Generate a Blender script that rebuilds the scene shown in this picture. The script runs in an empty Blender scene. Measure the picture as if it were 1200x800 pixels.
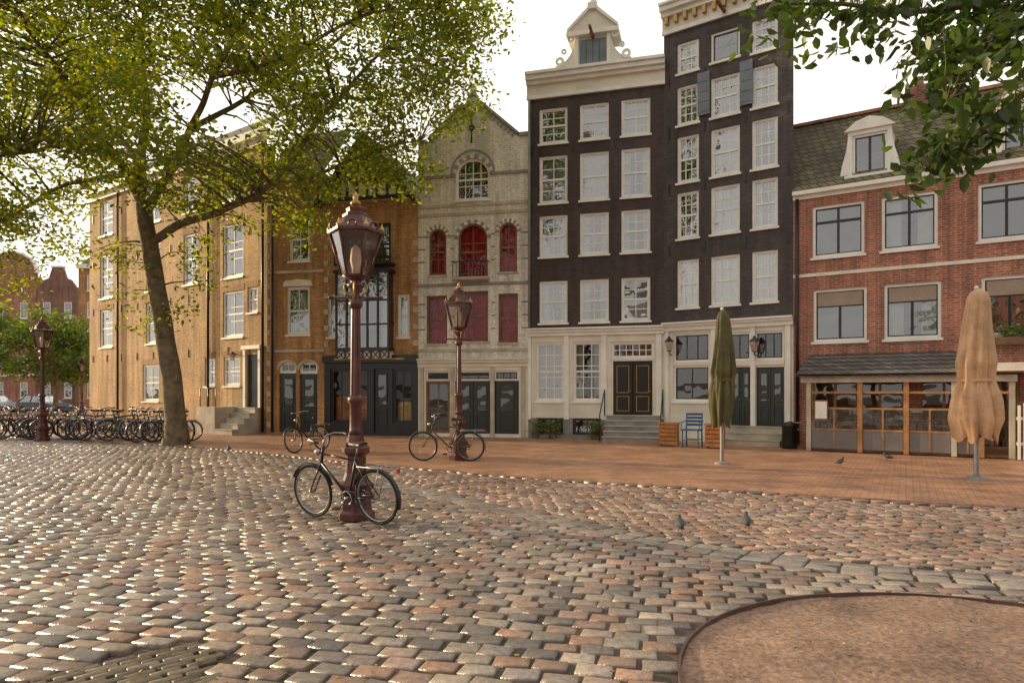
import bpy, math, random
import numpy as np
from mathutils import Vector, Matrix, noise
R=random.Random(7); NR=np.random.RandomState(5)
CAMH=1.65; F=800.0; HZ=460.0
rad=math.radians
scene=bpy.context.scene
COL=scene.collection
def W(x,y,Y): return Vector(((x-600)/F*Y, Y, CAMH+(HZ-y)/F*Y))
SW=.03   # sidewalk height

# ---------------------------------------------------------------- materials
def nt(name):
    m=bpy.data.materials.new(name); m.use_nodes=True
    n=m.node_tree; b=n.nodes['Principled BSDF']; return m,n,b
def N(t,typ,**k):
    n=t.nodes.new(typ)
    for a,v in k.items(): setattr(n,a,v)
    return n
def noisefac(t,vec,scale,lo,hi,detail=4,fmin=.3,fmax=.7):
    n=N(t,'ShaderNodeTexNoise'); n.inputs['Scale'].default_value=scale; n.inputs['Detail'].default_value=detail
    t.links.new(vec,n.inputs['Vector'])
    r=N(t,'ShaderNodeMapRange'); r.inputs[1].default_value=fmin; r.inputs[2].default_value=fmax
    r.inputs[3].default_value=lo; r.inputs[4].default_value=hi
    t.links.new(n.outputs['Fac'],r.inputs[0]); return r.outputs[0]
def scalecol(t,col,fac):
    s=N(t,'ShaderNodeVectorMath',operation='SCALE')
    if isinstance(col,tuple): s.inputs[0].default_value=col[:3]
    else: t.links.new(col,s.inputs[0])
    t.links.new(fac,s.inputs['Scale']); return s.outputs[0]
def addbump(t,b,h,strength,dist=.01):
    u=N(t,'ShaderNodeBump'); u.inputs['Strength'].default_value=strength; u.inputs['Distance'].default_value=dist
    t.links.new(h,u.inputs['Height']); t.links.new(u.outputs[0],b.inputs['Normal'])
def mat(name,col,rough=.6,var=.2,vs=2.5,bump=.0,bs=60,metal=0,fine=.12):
    m,t,b=nt(name)
    tc=N(t,'ShaderNodeTexCoord').outputs['Object']
    c=scalecol(t,tuple(col),noisefac(t,tc,vs,1-var,1+var))
    if fine: c=scalecol(t,c,noisefac(t,tc,vs*14,1-fine,1+fine,2))
    t.links.new(c,b.inputs['Base Color'])
    b.inputs['Roughness'].default_value=rough; b.inputs['Metallic'].default_value=metal
    if bump:
        n=N(t,'ShaderNodeTexNoise'); n.inputs['Scale'].default_value=bs; n.inputs['Detail'].default_value=4
        t.links.new(tc,n.inputs['Vector']); addbump(t,b,n.outputs['Fac'],bump)
    return m
def brick(name,c1,c2,mo,bw=.22,rh=.068,ms=.009,floor=False,rot=0,var=.3,bump=.6,rough=.8,bias=0,stain=.6):
    m,t,b=nt(name)
    tc=N(t,'ShaderNodeTexCoord').outputs['Object']
    if floor:
        mp=N(t,'ShaderNodeMapping'); mp.inputs['Rotation'].default_value=(0,0,rot)
        t.links.new(tc,mp.inputs[0]); vec=mp.outputs[0]
    else:
        s=N(t,'ShaderNodeSeparateXYZ'); t.links.new(tc,s.inputs[0])
        a=N(t,'ShaderNodeMath',operation='ADD'); t.links.new(s.outputs[0],a.inputs[0]); t.links.new(s.outputs[1],a.inputs[1])
        cb=N(t,'ShaderNodeCombineXYZ'); t.links.new(a.outputs[0],cb.inputs[0]); t.links.new(s.outputs[2],cb.inputs[1]); vec=cb.outputs[0]
    k=N(t,'ShaderNodeTexBrick'); k.inputs['Scale'].default_value=1
    k.inputs['Color1'].default_value=(*c1,1); k.inputs['Color2'].default_value=(*c2,1); k.inputs['Mortar'].default_value=(*mo,1)
    k.inputs['Mortar Size'].default_value=ms; k.inputs['Mortar Smooth'].default_value=.2; k.inputs['Bias'].default_value=bias
    k.inputs['Brick Width'].default_value=bw; k.inputs['Row Height'].default_value=rh
    t.links.new(vec,k.inputs['Vector'])
    c=scalecol(t,k.outputs['Color'],noisefac(t,tc,.7,1-var,1+var*.6))
    c=scalecol(t,c,noisefac(t,tc,9,.8,1.2))
    mp2=N(t,'ShaderNodeMapping'); mp2.inputs['Scale'].default_value=(3,3,.25) if not floor else (1,1,1)
    t.links.new(tc,mp2.inputs[0])
    c=scalecol(t,c,noisefac(t,mp2.outputs[0],1.3,stain,1.12,6,.3,.6))
    t.links.new(c,b.inputs['Base Color']); b.inputs['Roughness'].default_value=rough
    inv=N(t,'ShaderNodeMath',operation='SUBTRACT'); inv.inputs[0].default_value=1; t.links.new(k.outputs['Fac'],inv.inputs[1])
    addbump(t,b,inv.outputs[0],bump,.012)
    return m
def glassmat(name,base=.3,tint=(.75,.8,.82),rough=.02):
    m=bpy.data.materials.new(name); m.use_nodes=True; t=m.node_tree; t.nodes.clear()
    o=N(t,'ShaderNodeOutputMaterial'); mx=N(t,'ShaderNodeMixShader'); tr=N(t,'ShaderNodeBsdfTransparent'); g=N(t,'ShaderNodeBsdfGlossy')
    tr.inputs[0].default_value=(*tint,1); g.inputs['Roughness'].default_value=rough; g.inputs['Color'].default_value=(.92,.95,1,1)
    tc=N(t,'ShaderNodeTexCoord').outputs['Object']
    nn=N(t,'ShaderNodeTexNoise'); nn.inputs['Scale'].default_value=1.8; nn.inputs['Detail'].default_value=1; t.links.new(tc,nn.inputs['Vector'])
    bp=N(t,'ShaderNodeBump'); bp.inputs['Strength'].default_value=.4; bp.inputs['Distance'].default_value=.035
    t.links.new(nn.outputs['Fac'],bp.inputs['Height']); t.links.new(bp.outputs[0],g.inputs['Normal'])
    fr=N(t,'ShaderNodeFresnel'); fr.inputs[0].default_value=1.5
    ad=N(t,'ShaderNodeMath',operation='ADD',use_clamp=True); ad.inputs[1].default_value=base; t.links.new(fr.outputs[0],ad.inputs[0])
    t.links.new(ad.outputs[0],mx.inputs[0]); t.links.new(tr.outputs[0],mx.inputs[1]); t.links.new(g.outputs[0],mx.inputs[2])
    t.links.new(mx.outputs[0],o.inputs[0]); return m
def attrmat(name,rough=.5,bump=0,bs=60,vs=25,var=.2,rlo=None):
    m,t,b=nt(name)
    a=N(t,'ShaderNodeAttribute'); a.attribute_name='Col'
    tc=N(t,'ShaderNodeTexCoord').outputs['Object']
    c=scalecol(t,a.outputs['Color'],noisefac(t,tc,vs,1-var,1+var,3))
    c=scalecol(t,c,noisefac(t,tc,.45,.72,1.15,3))
    t.links.new(c,b.inputs['Base Color']); b.inputs['Roughness'].default_value=rough
    if rlo is not None: t.links.new(noisefac(t,tc,5,rlo,rough,3),b.inputs['Roughness'])
    if bump:
        n=N(t,'ShaderNodeTexNoise'); n.inputs['Scale'].default_value=bs; n.inputs['Detail'].default_value=3
        t.links.new(tc,n.inputs['Vector']); addbump(t,b,n.outputs['Fac'],bump,.012)
    return m
def leafmat(name,trans=.5,tg=(2.6,2.3,.5)):
    m=bpy.data.materials.new(name); m.use_nodes=True; t=m.node_tree; t.nodes.clear()
    o=N(t,'ShaderNodeOutputMaterial'); a=N(t,'ShaderNodeAttribute'); a.attribute_name='Col'
    d=N(t,'ShaderNodeBsdfDiffuse'); tl=N(t,'ShaderNodeBsdfTranslucent'); mx=N(t,'ShaderNodeMixShader'); mx.inputs[0].default_value=trans
    m2=N(t,'ShaderNodeVectorMath',operation='MULTIPLY'); m2.inputs[1].default_value=tg
    g=N(t,'ShaderNodeBsdfGlossy'); g.inputs['Roughness'].default_value=.4; m3=N(t,'ShaderNodeMixShader'); m3.inputs[0].default_value=.05
    t.links.new(a.outputs['Color'],d.inputs[0]); t.links.new(a.outputs['Color'],m2.inputs[0]); t.links.new(m2.outputs[0],tl.inputs[0])
    t.links.new(d.outputs[0],mx.inputs[1]); t.links.new(tl.outputs[0],mx.inputs[2]); t.links.new(mx.outputs[0],m3.inputs[1]); t.links.new(g.outputs[0],m3.inputs[2]); t.links.new(m3.outputs[0],o.inputs[0]); return m

WHITE=mat('white_paint',(.82,.80,.74),.45,.10,2,fine=.05)
CREAM=mat('cream_paint',(.74,.69,.58),.5,.14,1.5,fine=.06)
STONE=mat('sandstone',(.48,.43,.34),.8,.25,2,bump=.3)
GREYST=mat('grey_stone',(.26,.25,.235),.75,.25,3,bump=.3)
DARKW=mat('dark_green_paint',(.018,.026,.022),.3,.2,3)
BLACKP=mat('black_paint',(.012,.012,.013),.3,.2,3)
BROWNW=mat('brown_timber',(.20,.10,.045),.5,.35,4,bump=.2)
WARMW=mat('warm_lit_timber',(.38,.19,.07),.4,.35,4,bump=.2)  # lighter brown timber; warm café light is put into its colour
ORANGEW=mat('orange_timber',(.45,.17,.05),.5,.3,5)
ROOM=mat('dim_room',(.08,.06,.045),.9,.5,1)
BRK_BLACK=brick('black_brick',(.045,.026,.024),(.075,.042,.036),(.06,.047,.043),var=.35,bump=.5,rough=.6)
BRK_DARK=brick('charcoal_brick',(.054,.039,.041),(.084,.060,.058),(.085,.074,.07),var=.3,bump=.5,rough=.65)
BRK_GOLD=brick('golden_brick',(.62,.36,.14),(.48,.25,.09),(.56,.45,.29),var=.22)
BRK_GOLD2=brick('ochre_brick',(.54,.26,.085),(.38,.16,.055),(.46,.35,.2),var=.28)
BRK_RED=brick('red_brick',(.46,.15,.09),(.31,.09,.06),(.47,.37,.28),var=.28)
BRK_WHITE=brick('pale_glazed_brick',(.80,.75,.66),(.71,.66,.56),(.54,.50,.42),var=.14,bump=.35,rough=.5,stain=.70)
BRK_FAR=brick('distant_brick',(.30,.12,.085),(.21,.085,.06),(.3,.24,.2),var=.3)
PAVE=brick('clinker_paving',(.58,.30,.16),(.44,.21,.125),(.2,.14,.10),bw=.21,rh=.07,ms=.009,floor=True,rot=rad(30),var=.25,bump=.7,rough=.5,stain=.72)
TILE=brick('roof_tile',(.19,.15,.065),(.12,.10,.05),(.03,.028,.02),bw=.24,rh=.2,ms=.02,var=.4,bump=1,rough=.7)
TILEG=brick('grey_tile',(.20,.175,.155),(.13,.115,.105),(.03,.03,.03),bw=.22,rh=.12,ms=.018,var=.3,bump=1)
GLASS=glassmat('window_glass',.20)
GLASSL=glassmat('bright_window_glass',.27)
GLASSD=glassmat('shop_glass',.08,(.8,.8,.76))
GLASSR=glassmat('thin_glass',.0,(.97,.97,.97))
LGLASS=glassmat('lantern_glass',.14,(.9,.78,.72),.1)
CURT=mat('white_curtain',(.66,.64,.60),.9,.12,3)
REDC=mat('red_curtain',(.52,.016,.022),.9,.3,3)
BLIND=mat('brown_blind',(.34,.26,.20),.8,.1,2)
IRON=mat('cast_iron',(.10,.028,.024),.34,.35,6,bump=.15)
STEEL=mat('steel',(.35,.35,.36),.35,.15,6,metal=.8)
RUBBER=mat('tyre_rubber',(.02,.02,.02),.75)
LEATHER=mat('saddle_leather',(.04,.025,.018),.5)
GOLD=mat('gilded_trim',(.42,.27,.08),.4,.2,5,metal=.5)
GREYP=mat('grey_panel',(.17,.155,.15),.5,.15,2)
BLUEP=mat('blue_fabric',(.04,.12,.25),.8,.2)
SHUT=mat('blue_grey_shutter',(.16,.19,.22),.5,.2)
BARK=mat('bark',(.17,.13,.075),.9,.45,5,bump=1,bs=25)
LEAF=leafmat('leaf',.58,(4.0,3.3,.4))
LEAFD=leafmat('shaded_leaf',.4,(2.0,2.0,.5))
SETT=attrmat('sett_stone',.46,bump=.5,bs=70,vs=22,var=.24,rlo=.18)

# ---------------------------------------------------------------- mesh helpers
def mkmesh(name,verts,faces,mats,mi=None,smooth=False):
    me=bpy.data.meshes.new(name); me.from_pydata([tuple(v) for v in verts],[],faces)
    for m in mats: me.materials.append(m)
    if mi: me.polygons.foreach_set('material_index',mi)
    if smooth is True: me.polygons.foreach_set('use_smooth',[True]*len(faces))
    elif smooth: me.polygons.foreach_set('use_smooth',smooth)
    me.update(); return me
def obj(name,me,parent=None,loc=(0,0,0),rot=(0,0,0)):
    o=bpy.data.objects.new(name,me); COL.objects.link(o); o.location=loc; o.rotation_euler=rot
    if parent: o.parent=parent
    return o
BOXF=[(0,3,2,1),(4,5,6,7),(0,1,5,4),(1,2,6,5),(2,3,7,6),(3,0,4,7)]
class MB:
    def __init__(s): s.v=[];s.f=[];s.mi=[];s.sm=[];s.mats=[]
    def m(s,mt):
        if mt not in s.mats: s.mats.append(mt)
        return s.mats.index(mt)
    def add(s,mt,vs,fs,smooth=False):
        o=len(s.v); s.v+= [tuple(v) for v in vs]; k=s.m(mt)
        for f in fs: s.f.append(tuple(o+i for i in f)); s.mi.append(k); s.sm.append(smooth)
    def box(s,mt,x0,x1,y0,y1,z0,z1,M=None):
        vs=[Vector(p) for p in((x0,y0,z0),(x1,y0,z0),(x1,y1,z0),(x0,y1,z0),(x0,y0,z1),(x1,y0,z1),(x1,y1,z1),(x0,y1,z1))]
        if M: vs=[M@v for v in vs]
        s.add(mt,vs,BOXF)
    def tube(s,mt,pts,r,n=6,smooth=True):
        pts=[Vector(p) for p in pts]
        rs=r if isinstance(r,(list,tuple)) else [r]*len(pts)
        vs=[];fs=[]; prev=None
        for i,p in enumerate(pts):
            t=(pts[min(i+1,len(pts)-1)]-pts[max(i-1,0)]).normalized()
            if prev is None:
                a=Vector((0,0,1)) if abs(t.z)<.9 else Vector((1,0,0)); a=t.cross(a).normalized()
            else:
                a=prev-t*prev.dot(t)
                a=a.normalized() if a.length>1e-5 else t.orthogonal().normalized()
            prev=a; b=t.cross(a)
            for k in range(n):
                w=2*math.pi*k/n; vs.append(p+(a*math.cos(w)+b*math.sin(w))*rs[i])
        for i in range(len(pts)-1):
            for k in range(n):
                k2=(k+1)%n; fs.append((i*n+k,i*n+k2,(i+1)*n+k2,(i+1)*n+k))
        fs.append(tuple(range(n-1,-1,-1))); fs.append(tuple((len(pts)-1)*n+k for k in range(n)))
        s.add(mt,vs,fs,smooth)
    def lathe(s,mt,prof,n=16,c=(0,0),smooth=False,rf=None,ph=0):
        vs=[];fs=[]
        for i,(r,z) in enumerate(prof):
            for k in range(n):
                w=2*math.pi*k/n+ph; q=r*(rf(w,z) if rf else 1)
                vs.append((c[0]+q*math.cos(w),c[1]+q*math.sin(w),z))
        for i in range(len(prof)-1):
            for k in range(n):
                k2=(k+1)%n; fs.append((i*n+k,i*n+k2,(i+1)*n+k2,(i+1)*n+k))
        fs.append(tuple(range(n-1,-1,-1))); fs.append(tuple((len(prof)-1)*n+k for k in range(n)))
        s.add(mt,vs,fs,smooth)
    def ring(s,mt,c,r,mr,axis='y',n=36,m=6,a0=0,a1=2*math.pi):
        closed=abs(a1-a0-2*math.pi)<1e-4; vs=[];fs=[]; cnt=n if closed else n+1
        for i in range(cnt):
            w=a0+(a1-a0)*i/n
            for k in range(m):
                q=2*math.pi*k/m; rr=r+mr*math.cos(q); h=mr*math.sin(q)
                if axis=='y': vs.append((c[0]+rr*math.cos(w),c[1]+h,c[2]+rr*math.sin(w)))
                else: vs.append((c[0]+rr*math.cos(w),c[1]+rr*math.sin(w),c[2]+h))
        for i in range(n):
            j=(i+1)%cnt
            for k in range(m): k2=(k+1)%m; fs.append((i*m+k,i*m+k2,j*m+k2,j*m+k))
        s.add(mt,vs,fs,True)
    def ball(s,mt,c,r,n=10):
        prof=[]
        for i in range(n//2+1):
            w=-math.pi/2+math.pi*i/(n//2); prof.append((max(r*math.cos(w),1e-4),c[2]+r*math.sin(w)))
        s.lathe(mt,prof,n,(c[0],c[1]),True)
    def mesh(s,name): return mkmesh(name,s.v,s.f,s.mats,s.mi,s.sm)

class Bld:
    """building in local frame: x along facade, y inward, z up; parts grouped by label"""
    def __init__(s,name,PL,th):
        s.name=name; s.PL=PL; s.th=rad(th); s.parts={}
        s.a=(math.cos(s.th),-math.sin(s.th)); s.n=(math.sin(s.th),math.cos(s.th))
    def P(s,label):
        if label not in s.parts: s.parts[label]=MB()
        return s.parts[label]
    def p(s,x,y,off=0):
        d=((x-600)/F,1,(HZ-y)/F)
        t=(s.PL[0]*s.n[0]+s.PL[1]*s.n[1]+off)/(d[0]*s.n[0]+d[1]*s.n[1])
        u=(d[0]*t-s.PL[0])*s.a[0]+(d[1]*t-s.PL[1])*s.a[1]
        return u,CAMH+d[2]*t
    def u(s,x,off=0): return s.p(x,460,off)[0]
    def z(s,x,y,off=0): return s.p(x,y,off)[1]
    def box(s,l,m,*a): s.P(l).box(m,*a)
    def prism(s,l,m,pts,y0,y1):
        n=len(pts); vs=[(u,y0,z) for u,z in pts]+[(u,y1,z) for u,z in pts]
        fs=[tuple(range(n)),tuple(range(2*n-1,n-1,-1))]+[(i,i+n,(i+1)%n+n,(i+1)%n) for i in range(n)]
        s.P(l).add(m,vs,fs)
    def wall(s,l,m,u0,u1,z0,z1,ops=(),depth=.22,y=0):
        us=sorted({u0,u1}|{a for o in ops for a in o[:2]}); zs=sorted({z0,z1}|{a for o in ops for a in o[2:4]})
        us=[u for u in us if u0-1e-6<=u<=u1+1e-6]; zs=[z for z in zs if z0-1e-6<=z<=z1+1e-6]
        P=s.P(l)
        for i in range(len(us)-1):
            for j in range(len(zs)-1):
                cu=(us[i]+us[i+1])/2; cz=(zs[j]+zs[j+1])/2
                if any(o[0]<cu<o[1] and o[2]<cz<o[3] for o in ops): continue
                P.add(m,[(us[i],y,zs[j]),(us[i+1],y,zs[j]),(us[i+1],y,zs[j+1]),(us[i],y,zs[j+1])],[(0,1,2,3)])
        for a,b,c,d in [o[:4] for o in ops]:
            for q in ([(a,c),(a,d)],[(b,d),(b,c)],[(a,d),(b,d)],[(b,c),(a,c)]):
                (p0,p1)=q
                P.add(m,[(p0[0],y,p0[1]),(p0[0],y+depth,p0[1]),(p1[0],y+depth,p1[1]),(p1[0],y,p1[1])],[(0,1,2,3)])
    def shell(s,m,w,h,depth,roofm=None,sh=0):
        P=s.P('side_walls')
        P.add(m,[(0,0,0),(0,depth,0),(0,depth,h),(0,0,h)],[(0,1,2,3)])
        P.add(m,[(w,0,0),(w-sh,depth,0),(w-sh,depth,h),(w,0,h)],[(0,3,2,1)])
        P.add(m,[(0,depth,0),(w-sh,depth,0),(w-sh,depth,h),(0,depth,h)],[(3,2,1,0)])
        s.P('roof').add(roofm or GREYST,[(0,0,h-.02),(w,0,h-.02),(w-sh,depth,h-.02),(0,depth,h-.02)],[(0,1,2,3)])
        k=sh*1.1/depth
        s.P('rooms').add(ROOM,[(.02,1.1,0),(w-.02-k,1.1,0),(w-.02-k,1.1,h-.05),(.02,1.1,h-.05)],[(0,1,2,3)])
    def ringseg(s,l,m,uc,zs,ru,rz,w,y0,y1,a0=0,a1=math.pi,n=12,alt=None):
        for i in range(n):
            t0=a0+(a1-a0)*i/n; t1=a0+(a1-a0)*(i+1)/n
            pts=[(uc+ru*math.cos(t0),zs+rz*math.sin(t0)),(uc+(ru+w)*math.cos(t0),zs+(rz+w)*math.sin(t0)),
                 (uc+(ru+w)*math.cos(t1),zs+(rz+w)*math.sin(t1)),(uc+ru*math.cos(t1),zs+rz*math.sin(t1))]
            s.prism(l,(alt if (alt and i%2) else m),pts,y0,y1)
    def infill(s,l,m,u0,u1,zs,z1,d=.22):
        uc=(u0+u1)/2; ru=(u1-u0)/2; rz=z1-zs
        for sg in(-1,1):
            arc=[(uc+sg*ru*math.sin(t*math.pi/16),zs+rz*math.cos(t*math.pi/16)) for t in range(0,9)]
            s.prism(l,m,arc+[(uc+sg*ru,z1)] ,0,d)
    def window(s,u0,u1,z0,z1,nx=3,ny=4,fm=None,sm=None,glass=None,curtain=None,cm=None,sill=True,fw=.07,rec=.05,mid=True,blind=0,mull=0):
        fm=fm or WHITE; sm=sm or fm; glass=glass or GLASS; cm=cm or CURT
        y0=rec; y1=rec+.09
        s.box('window_frames',fm,u0,u0+fw,y0,y1,z0,z1); s.box('window_frames',fm,u1-fw,u1,y0,y1,z0,z1)
        s.box('window_frames',fm,u0+fw,u1-fw,y0,y1,z1-fw,z1); s.box('window_frames',fm,u0+fw,u1-fw,y0,y1,z0,z0+fw)
        a,b,c,d=u0+fw,u1-fw,z0+fw,z1-fw
        sw=.035
        yy0=y0+.03; yy1=y0+.065
        for (p,q,r_,t_) in((a,a+sw,c,d),(b-sw,b,c,d),(a+sw,b-sw,c,c+sw),(a+sw,b-sw,d-sw,d)): s.box('window_sashes',sm,p,q,yy0,yy1,r_,t_)
        if mid: s.box('window_sashes',sm,a+sw,b-sw,yy0-.012,yy1,(c+d)/2-.035,(c+d)/2+.035)
        for k in range(1,mull+1):
            q=a+(b-a)*k/(mull+1); s.box('window_sashes',sm,q-.035,q+.035,yy0-.008,yy1-.003,c+sw,d-sw)
        bw=.016
        for i in range(1,nx):
            q=a+(b-a)*i/nx; s.box('glazing_bars',sm,q-bw,q+bw,yy0+.006,yy1-.006,c+sw,d-sw)
        for i in range(1,ny):
            q=c+(d-c)*i/ny
            if mid and abs(q-(c+d)/2)<.05: continue
            s.box('glazing_bars',sm,a+sw,b-sw,yy0+.009,yy1-.009,q-bw,q+bw)
        yg=y0+.05
        zm=(c+d)/2
        for za,zb_ in((c,zm),(zm,d)):
            tl=R.uniform(-.012,.012); t2=R.uniform(-.006,.010)
            s.P('glass_panes').add(glass,[(a,yg,za),(b,yg+tl,za),(b,yg+tl+t2,zb_),(a,yg+t2,zb_)],[(0,1,2,3)])
        cur=curtain if curtain is not None else R.choice(['full','sides','sides','half','none','sides'])
        def drape(ua,ub,za,zb,yc=.27):
            n=max(4,int((ub-ua)/.04)); vs=[];fs=[]; ph=R.uniform(0,6)
            for i in range(n+1):
                uu=ua+(ub-ua)*i/n; yy=yc+.025*math.sin(i*1.9+ph)
                vs+=[(uu,yy,za),(uu,yy*.98+.005,zb)]
            for i in range(n): fs.append((2*i,2*i+2,2*i+3,2*i+1))
            s.P('curtains').add(cm,vs,fs,True)
        if cur=='full': drape(a,b,c,d)
        elif cur=='sides':
            w=(b-a)*R.uniform(.2,.34); drape(a,a+w,c,d); drape(b-w,b,c,d)
        elif cur=='half': drape(a,b,c,c+(d-c)*R.uniform(.4,.6))
        if blind: s.P('blinds').box(BLIND,a+.04,b-.04,yy0-.03,yy0-.01,d-(d-c)*blind,d-.03)
        if sill: s.box('window_sills',fm if fm in(WHITE,CREAM) else STONE,u0-.05,u1+.05,-.06,rec-.002,z0-.07,z0-.002)
    def finish(s):
        e=bpy.data.objects.new(s.name,None); COL.objects.link(e); e.location=(s.PL[0],s.PL[1],0); e.rotation_euler=(0,0,-s.th)
        for l,P in s.parts.items(): obj(l,P.mesh(l),e)
        return e
def steps(b,label,m,u0,u1,ztop,n,run=.26,y=0):
    for i in range(n):
        z1=ztop*(n-i)/n; b.box(label,m,u0-.001*i,u1+.001*i,y-run*(i+1),y-run*i-.002,0,z1)
        b.box(label+'_treads',STONE,u0-.03,u1+.03,y-run*(i+1)-.03,y-run*i-.004,z1+.001,z1+.03)

# ================================================================ BLACK HOUSE
b=Bld('black_brick_canal_house',(0.585,24.66),15.6); w=4.79
H=b.z(698,84); g0=b.z(698,392)
ops=[];cols=[(632,665),(679.5,713.5),(728,762)]
rows=[(121,163),(178,234),(249,298),(327,377)]
for yt,yb in rows:
    for xa,xb in cols: ops.append((b.u(xa),b.u(xb),b.z(697,yb),b.z(697,yt)))
b.wall('front_wall',BRK_BLACK,0,w,g0,H,ops)
for o in ops: b.window(*o,nx=2,ny=4,glass=GLASSL)
zs=b.z(740,487); zw0=b.z(690,470); zw1=b.z(690,400)
gops=[(b.u(628),b.u(661),zw0,zw1),(b.u(671.5),b.u(705),zw0,zw1),(b.u(716),b.u(767),zs,b.z(740,400))]
bops=[(b.u(629),b.u(660),.16,b.z(645,489)),(b.u(671),b.u(704),.16,b.z(685,489))]
b.wall('ground_floor_front',CREAM,0,w,.75,g0,gops)
b.wall('basement_wall',GREYST,0,w,0,.75,bops)
b.window(*gops[0],nx=3,ny=5,curtain='full',glass=GLASS); b.window(*gops[1],nx=3,ny=5,curtain='sides',glass=GLASSD)
for o in bops: b.window(*o,nx=2,ny=1,mid=False,fm=DARKW,curtain='none',sill=False)
u0,u1,z0,z1=gops[2]; zt=z0+(z1-z0)*.77
b.window(u0,u1,zt,z1,nx=6,ny=2,mid=False,curtain='none',sill=False,sm=WHITE,glass=GLASSD)
um=(u0+u1)/2
b.box('door_frame',CREAM,u0,u0+.07,.03,.14,z0,zt-.002); b.box('door_frame',CREAM,u1-.07,u1,.03,.14,z0,zt-.002); b.box('door_frame',CREAM,u0+.07,u1-.07,.03,.14,zt-.08,zt-.002)
def panel_door(b,u0,u1,z0,z1,m,y=.08,glassy=False,label='doors',gold=False):
    b.box(label,m,u0,u1,y,y+.05,z0,z1)
    h=z1-z0; ww=u1-u0
    for a,c in((.08,.36),(.42,.92)):
        zz0=z0+h*a; zz1=z0+h*c; k=.022 if gold else .04
        for q in((u0+ww*.17,u1-ww*.17,zz0,zz0+k),(u0+ww*.17,u1-ww*.17,zz1-k,zz1),(u0+ww*.17,u0+ww*.17+k,zz0+k,zz1-k),(u1-ww*.17-k,u1-ww*.17,zz0+k,zz1-k)):
            b.box(label,GOLD if gold else m,q[0],q[1],y-.025,y-.002,q[2],q[3])
        if glassy and a>.2: b.P('glass_panes').add(GLASSD,[(u0+ww*.22,y-.006,zz0),(u1-ww*.22,y-.006,zz0),(u1-ww*.22,y-.006,zz1),(u0+ww*.22,y-.006,zz1)],[(0,1,2,3)])
    b.P(label).ball(GOLD,(u1-ww*.1,y-.04,z0+h*.45),.025,8)
panel_door(b,u0+.08,um-.01,z0,zt-.09,BLACKP,gold=True); panel_door(b,um+.01,u1-.08,z0,zt-.09,BLACKP,gold=True)
for x in(620,664,708,772): 
    uu=b.u(x); b.box('pilasters',WHITE,max(0,uu-.09),min(w,uu+.09),-.06,-.002,.7,g0-.02)
for (za,zb,o) in((g0-.02,g0+.1,.1),(g0+.1,g0+.2,.16),(g0+.2,g0+.26,.24)): b.box('shop_cornice',WHITE,-.0,w,-o,-.002,za,zb-.002)
hc=H
for (dz0,dz1,o) in((-.75,-.62,.1),(-.62,-.25,.05),(-.25,-.12,.18),(-.12,.04,.3),(.04,.14,.38)): b.box('roof_cornice',CREAM if dz0==-.62 else WHITE,-.04,w+.04,-o,-.001,hc+dz0,hc+dz1-.002)
c0,c1=b.u(679),b.u(712); zc=b.z(695,44); uc=(c0+c1)/2
b.box('hoist_gable',CREAM,c0-.12,c1+.12,-.1,.9,hc+.142,zc)
b.box('hoist_hatch',SHUT,c0+.04,c1-.04,-.14,-.102,hc-.1,zc-.12)
for k in range(1,4): 
    q=c0+.04+(c1-c0-.08)*k/4; b.box('hoist_hatch',BLACKP,q-.008,q+.008,-.146,-.141,hc-.08,zc-.14)
for dx in(c0-.12,c1): b.box('hoist_gable_piers',WHITE,dx,dx+.12,-.2,-.102,hc-.2,zc)
b.box('hoist_gable_entablature',WHITE,c0-.42,c1+.42,-.3,.9,zc+.002,zc+.14)
pz=b.z(695,12)
b.prism('hoist_pediment',CREAM,[(c0-.34,zc+.142),(c1+.34,zc+.142),(c1+.1,zc+.5),(uc+.15,pz-.1),(uc-.15,pz-.1),(c0-.1,zc+.5)],-.2,.5)
for sg,e in((-1,c0-.4),(1,c1+.4)):
    b.prism('hoist_pediment_rim',WHITE,[(e,zc+.15),(e,zc+.25),(uc+sg*.14,pz),(uc+sg*.14,pz-.14)],-.3,-.1)
b.box('hoist_finial',WHITE,uc-.16,uc+.16,-.31,.1,pz-.1,pz+.12); b.P('hoist_finial').lathe(WHITE,[(.12,pz+.12),(.16,pz+.2),(.1,pz+.3),(.13,pz+.36),(.02,pz+.5)],12,(uc,-.08),True)
b.P('hoist_beam').tube(BROWNW,[(uc,.4,zc-.05),(uc,-.9,zc-.05)],.06,6); b.P('hoist_beam').tube(IRON,[(uc,-.8,zc-.1),(uc,-.8,zc-.3)],.02,6)
for sg,cc in((-1,c0-.12),(1,c1+.12)):
    pts=[(cc,hc+.142),(cc+sg*.72,hc+.142)]+[(cc+sg*(.72*(1-math.sin(t*math.pi/16))),hc+.3+1.0*(1-math.cos(t*math.pi/16))) for t in range(0,9)]
    b.prism('side_scrolls',CREAM,pts,-.14,.1)
    for q,zq,rr in((.55,.42,.16),(.15,1.15,.12),(.4,.75,.1)):
        b.ringseg('side_scroll_volutes',WHITE,cc+sg*q,hc+zq,rr*.4,rr*.4,rr*.6,-.2,-.145,0,2*math.pi,12)
b.shell(BRK_BLACK,w,hc-.05,9)
steps(b,'front_steps',GREYST,b.u(712),b.u(774),zs,5)
for uu in(b.u(709),b.u(777)):
    b.P('stair_railing').tube(BLACKP,[(uu,-.1,zs),(uu,-.1,zs+.9),(uu,-1.3,.9),(uu,-1.3,0)],.02,6)
b.P('drain_pipe').tube(GREYST,[(.06,-.1,g0+.3),(.06,-.1,H-.8)],.045,8)
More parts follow.
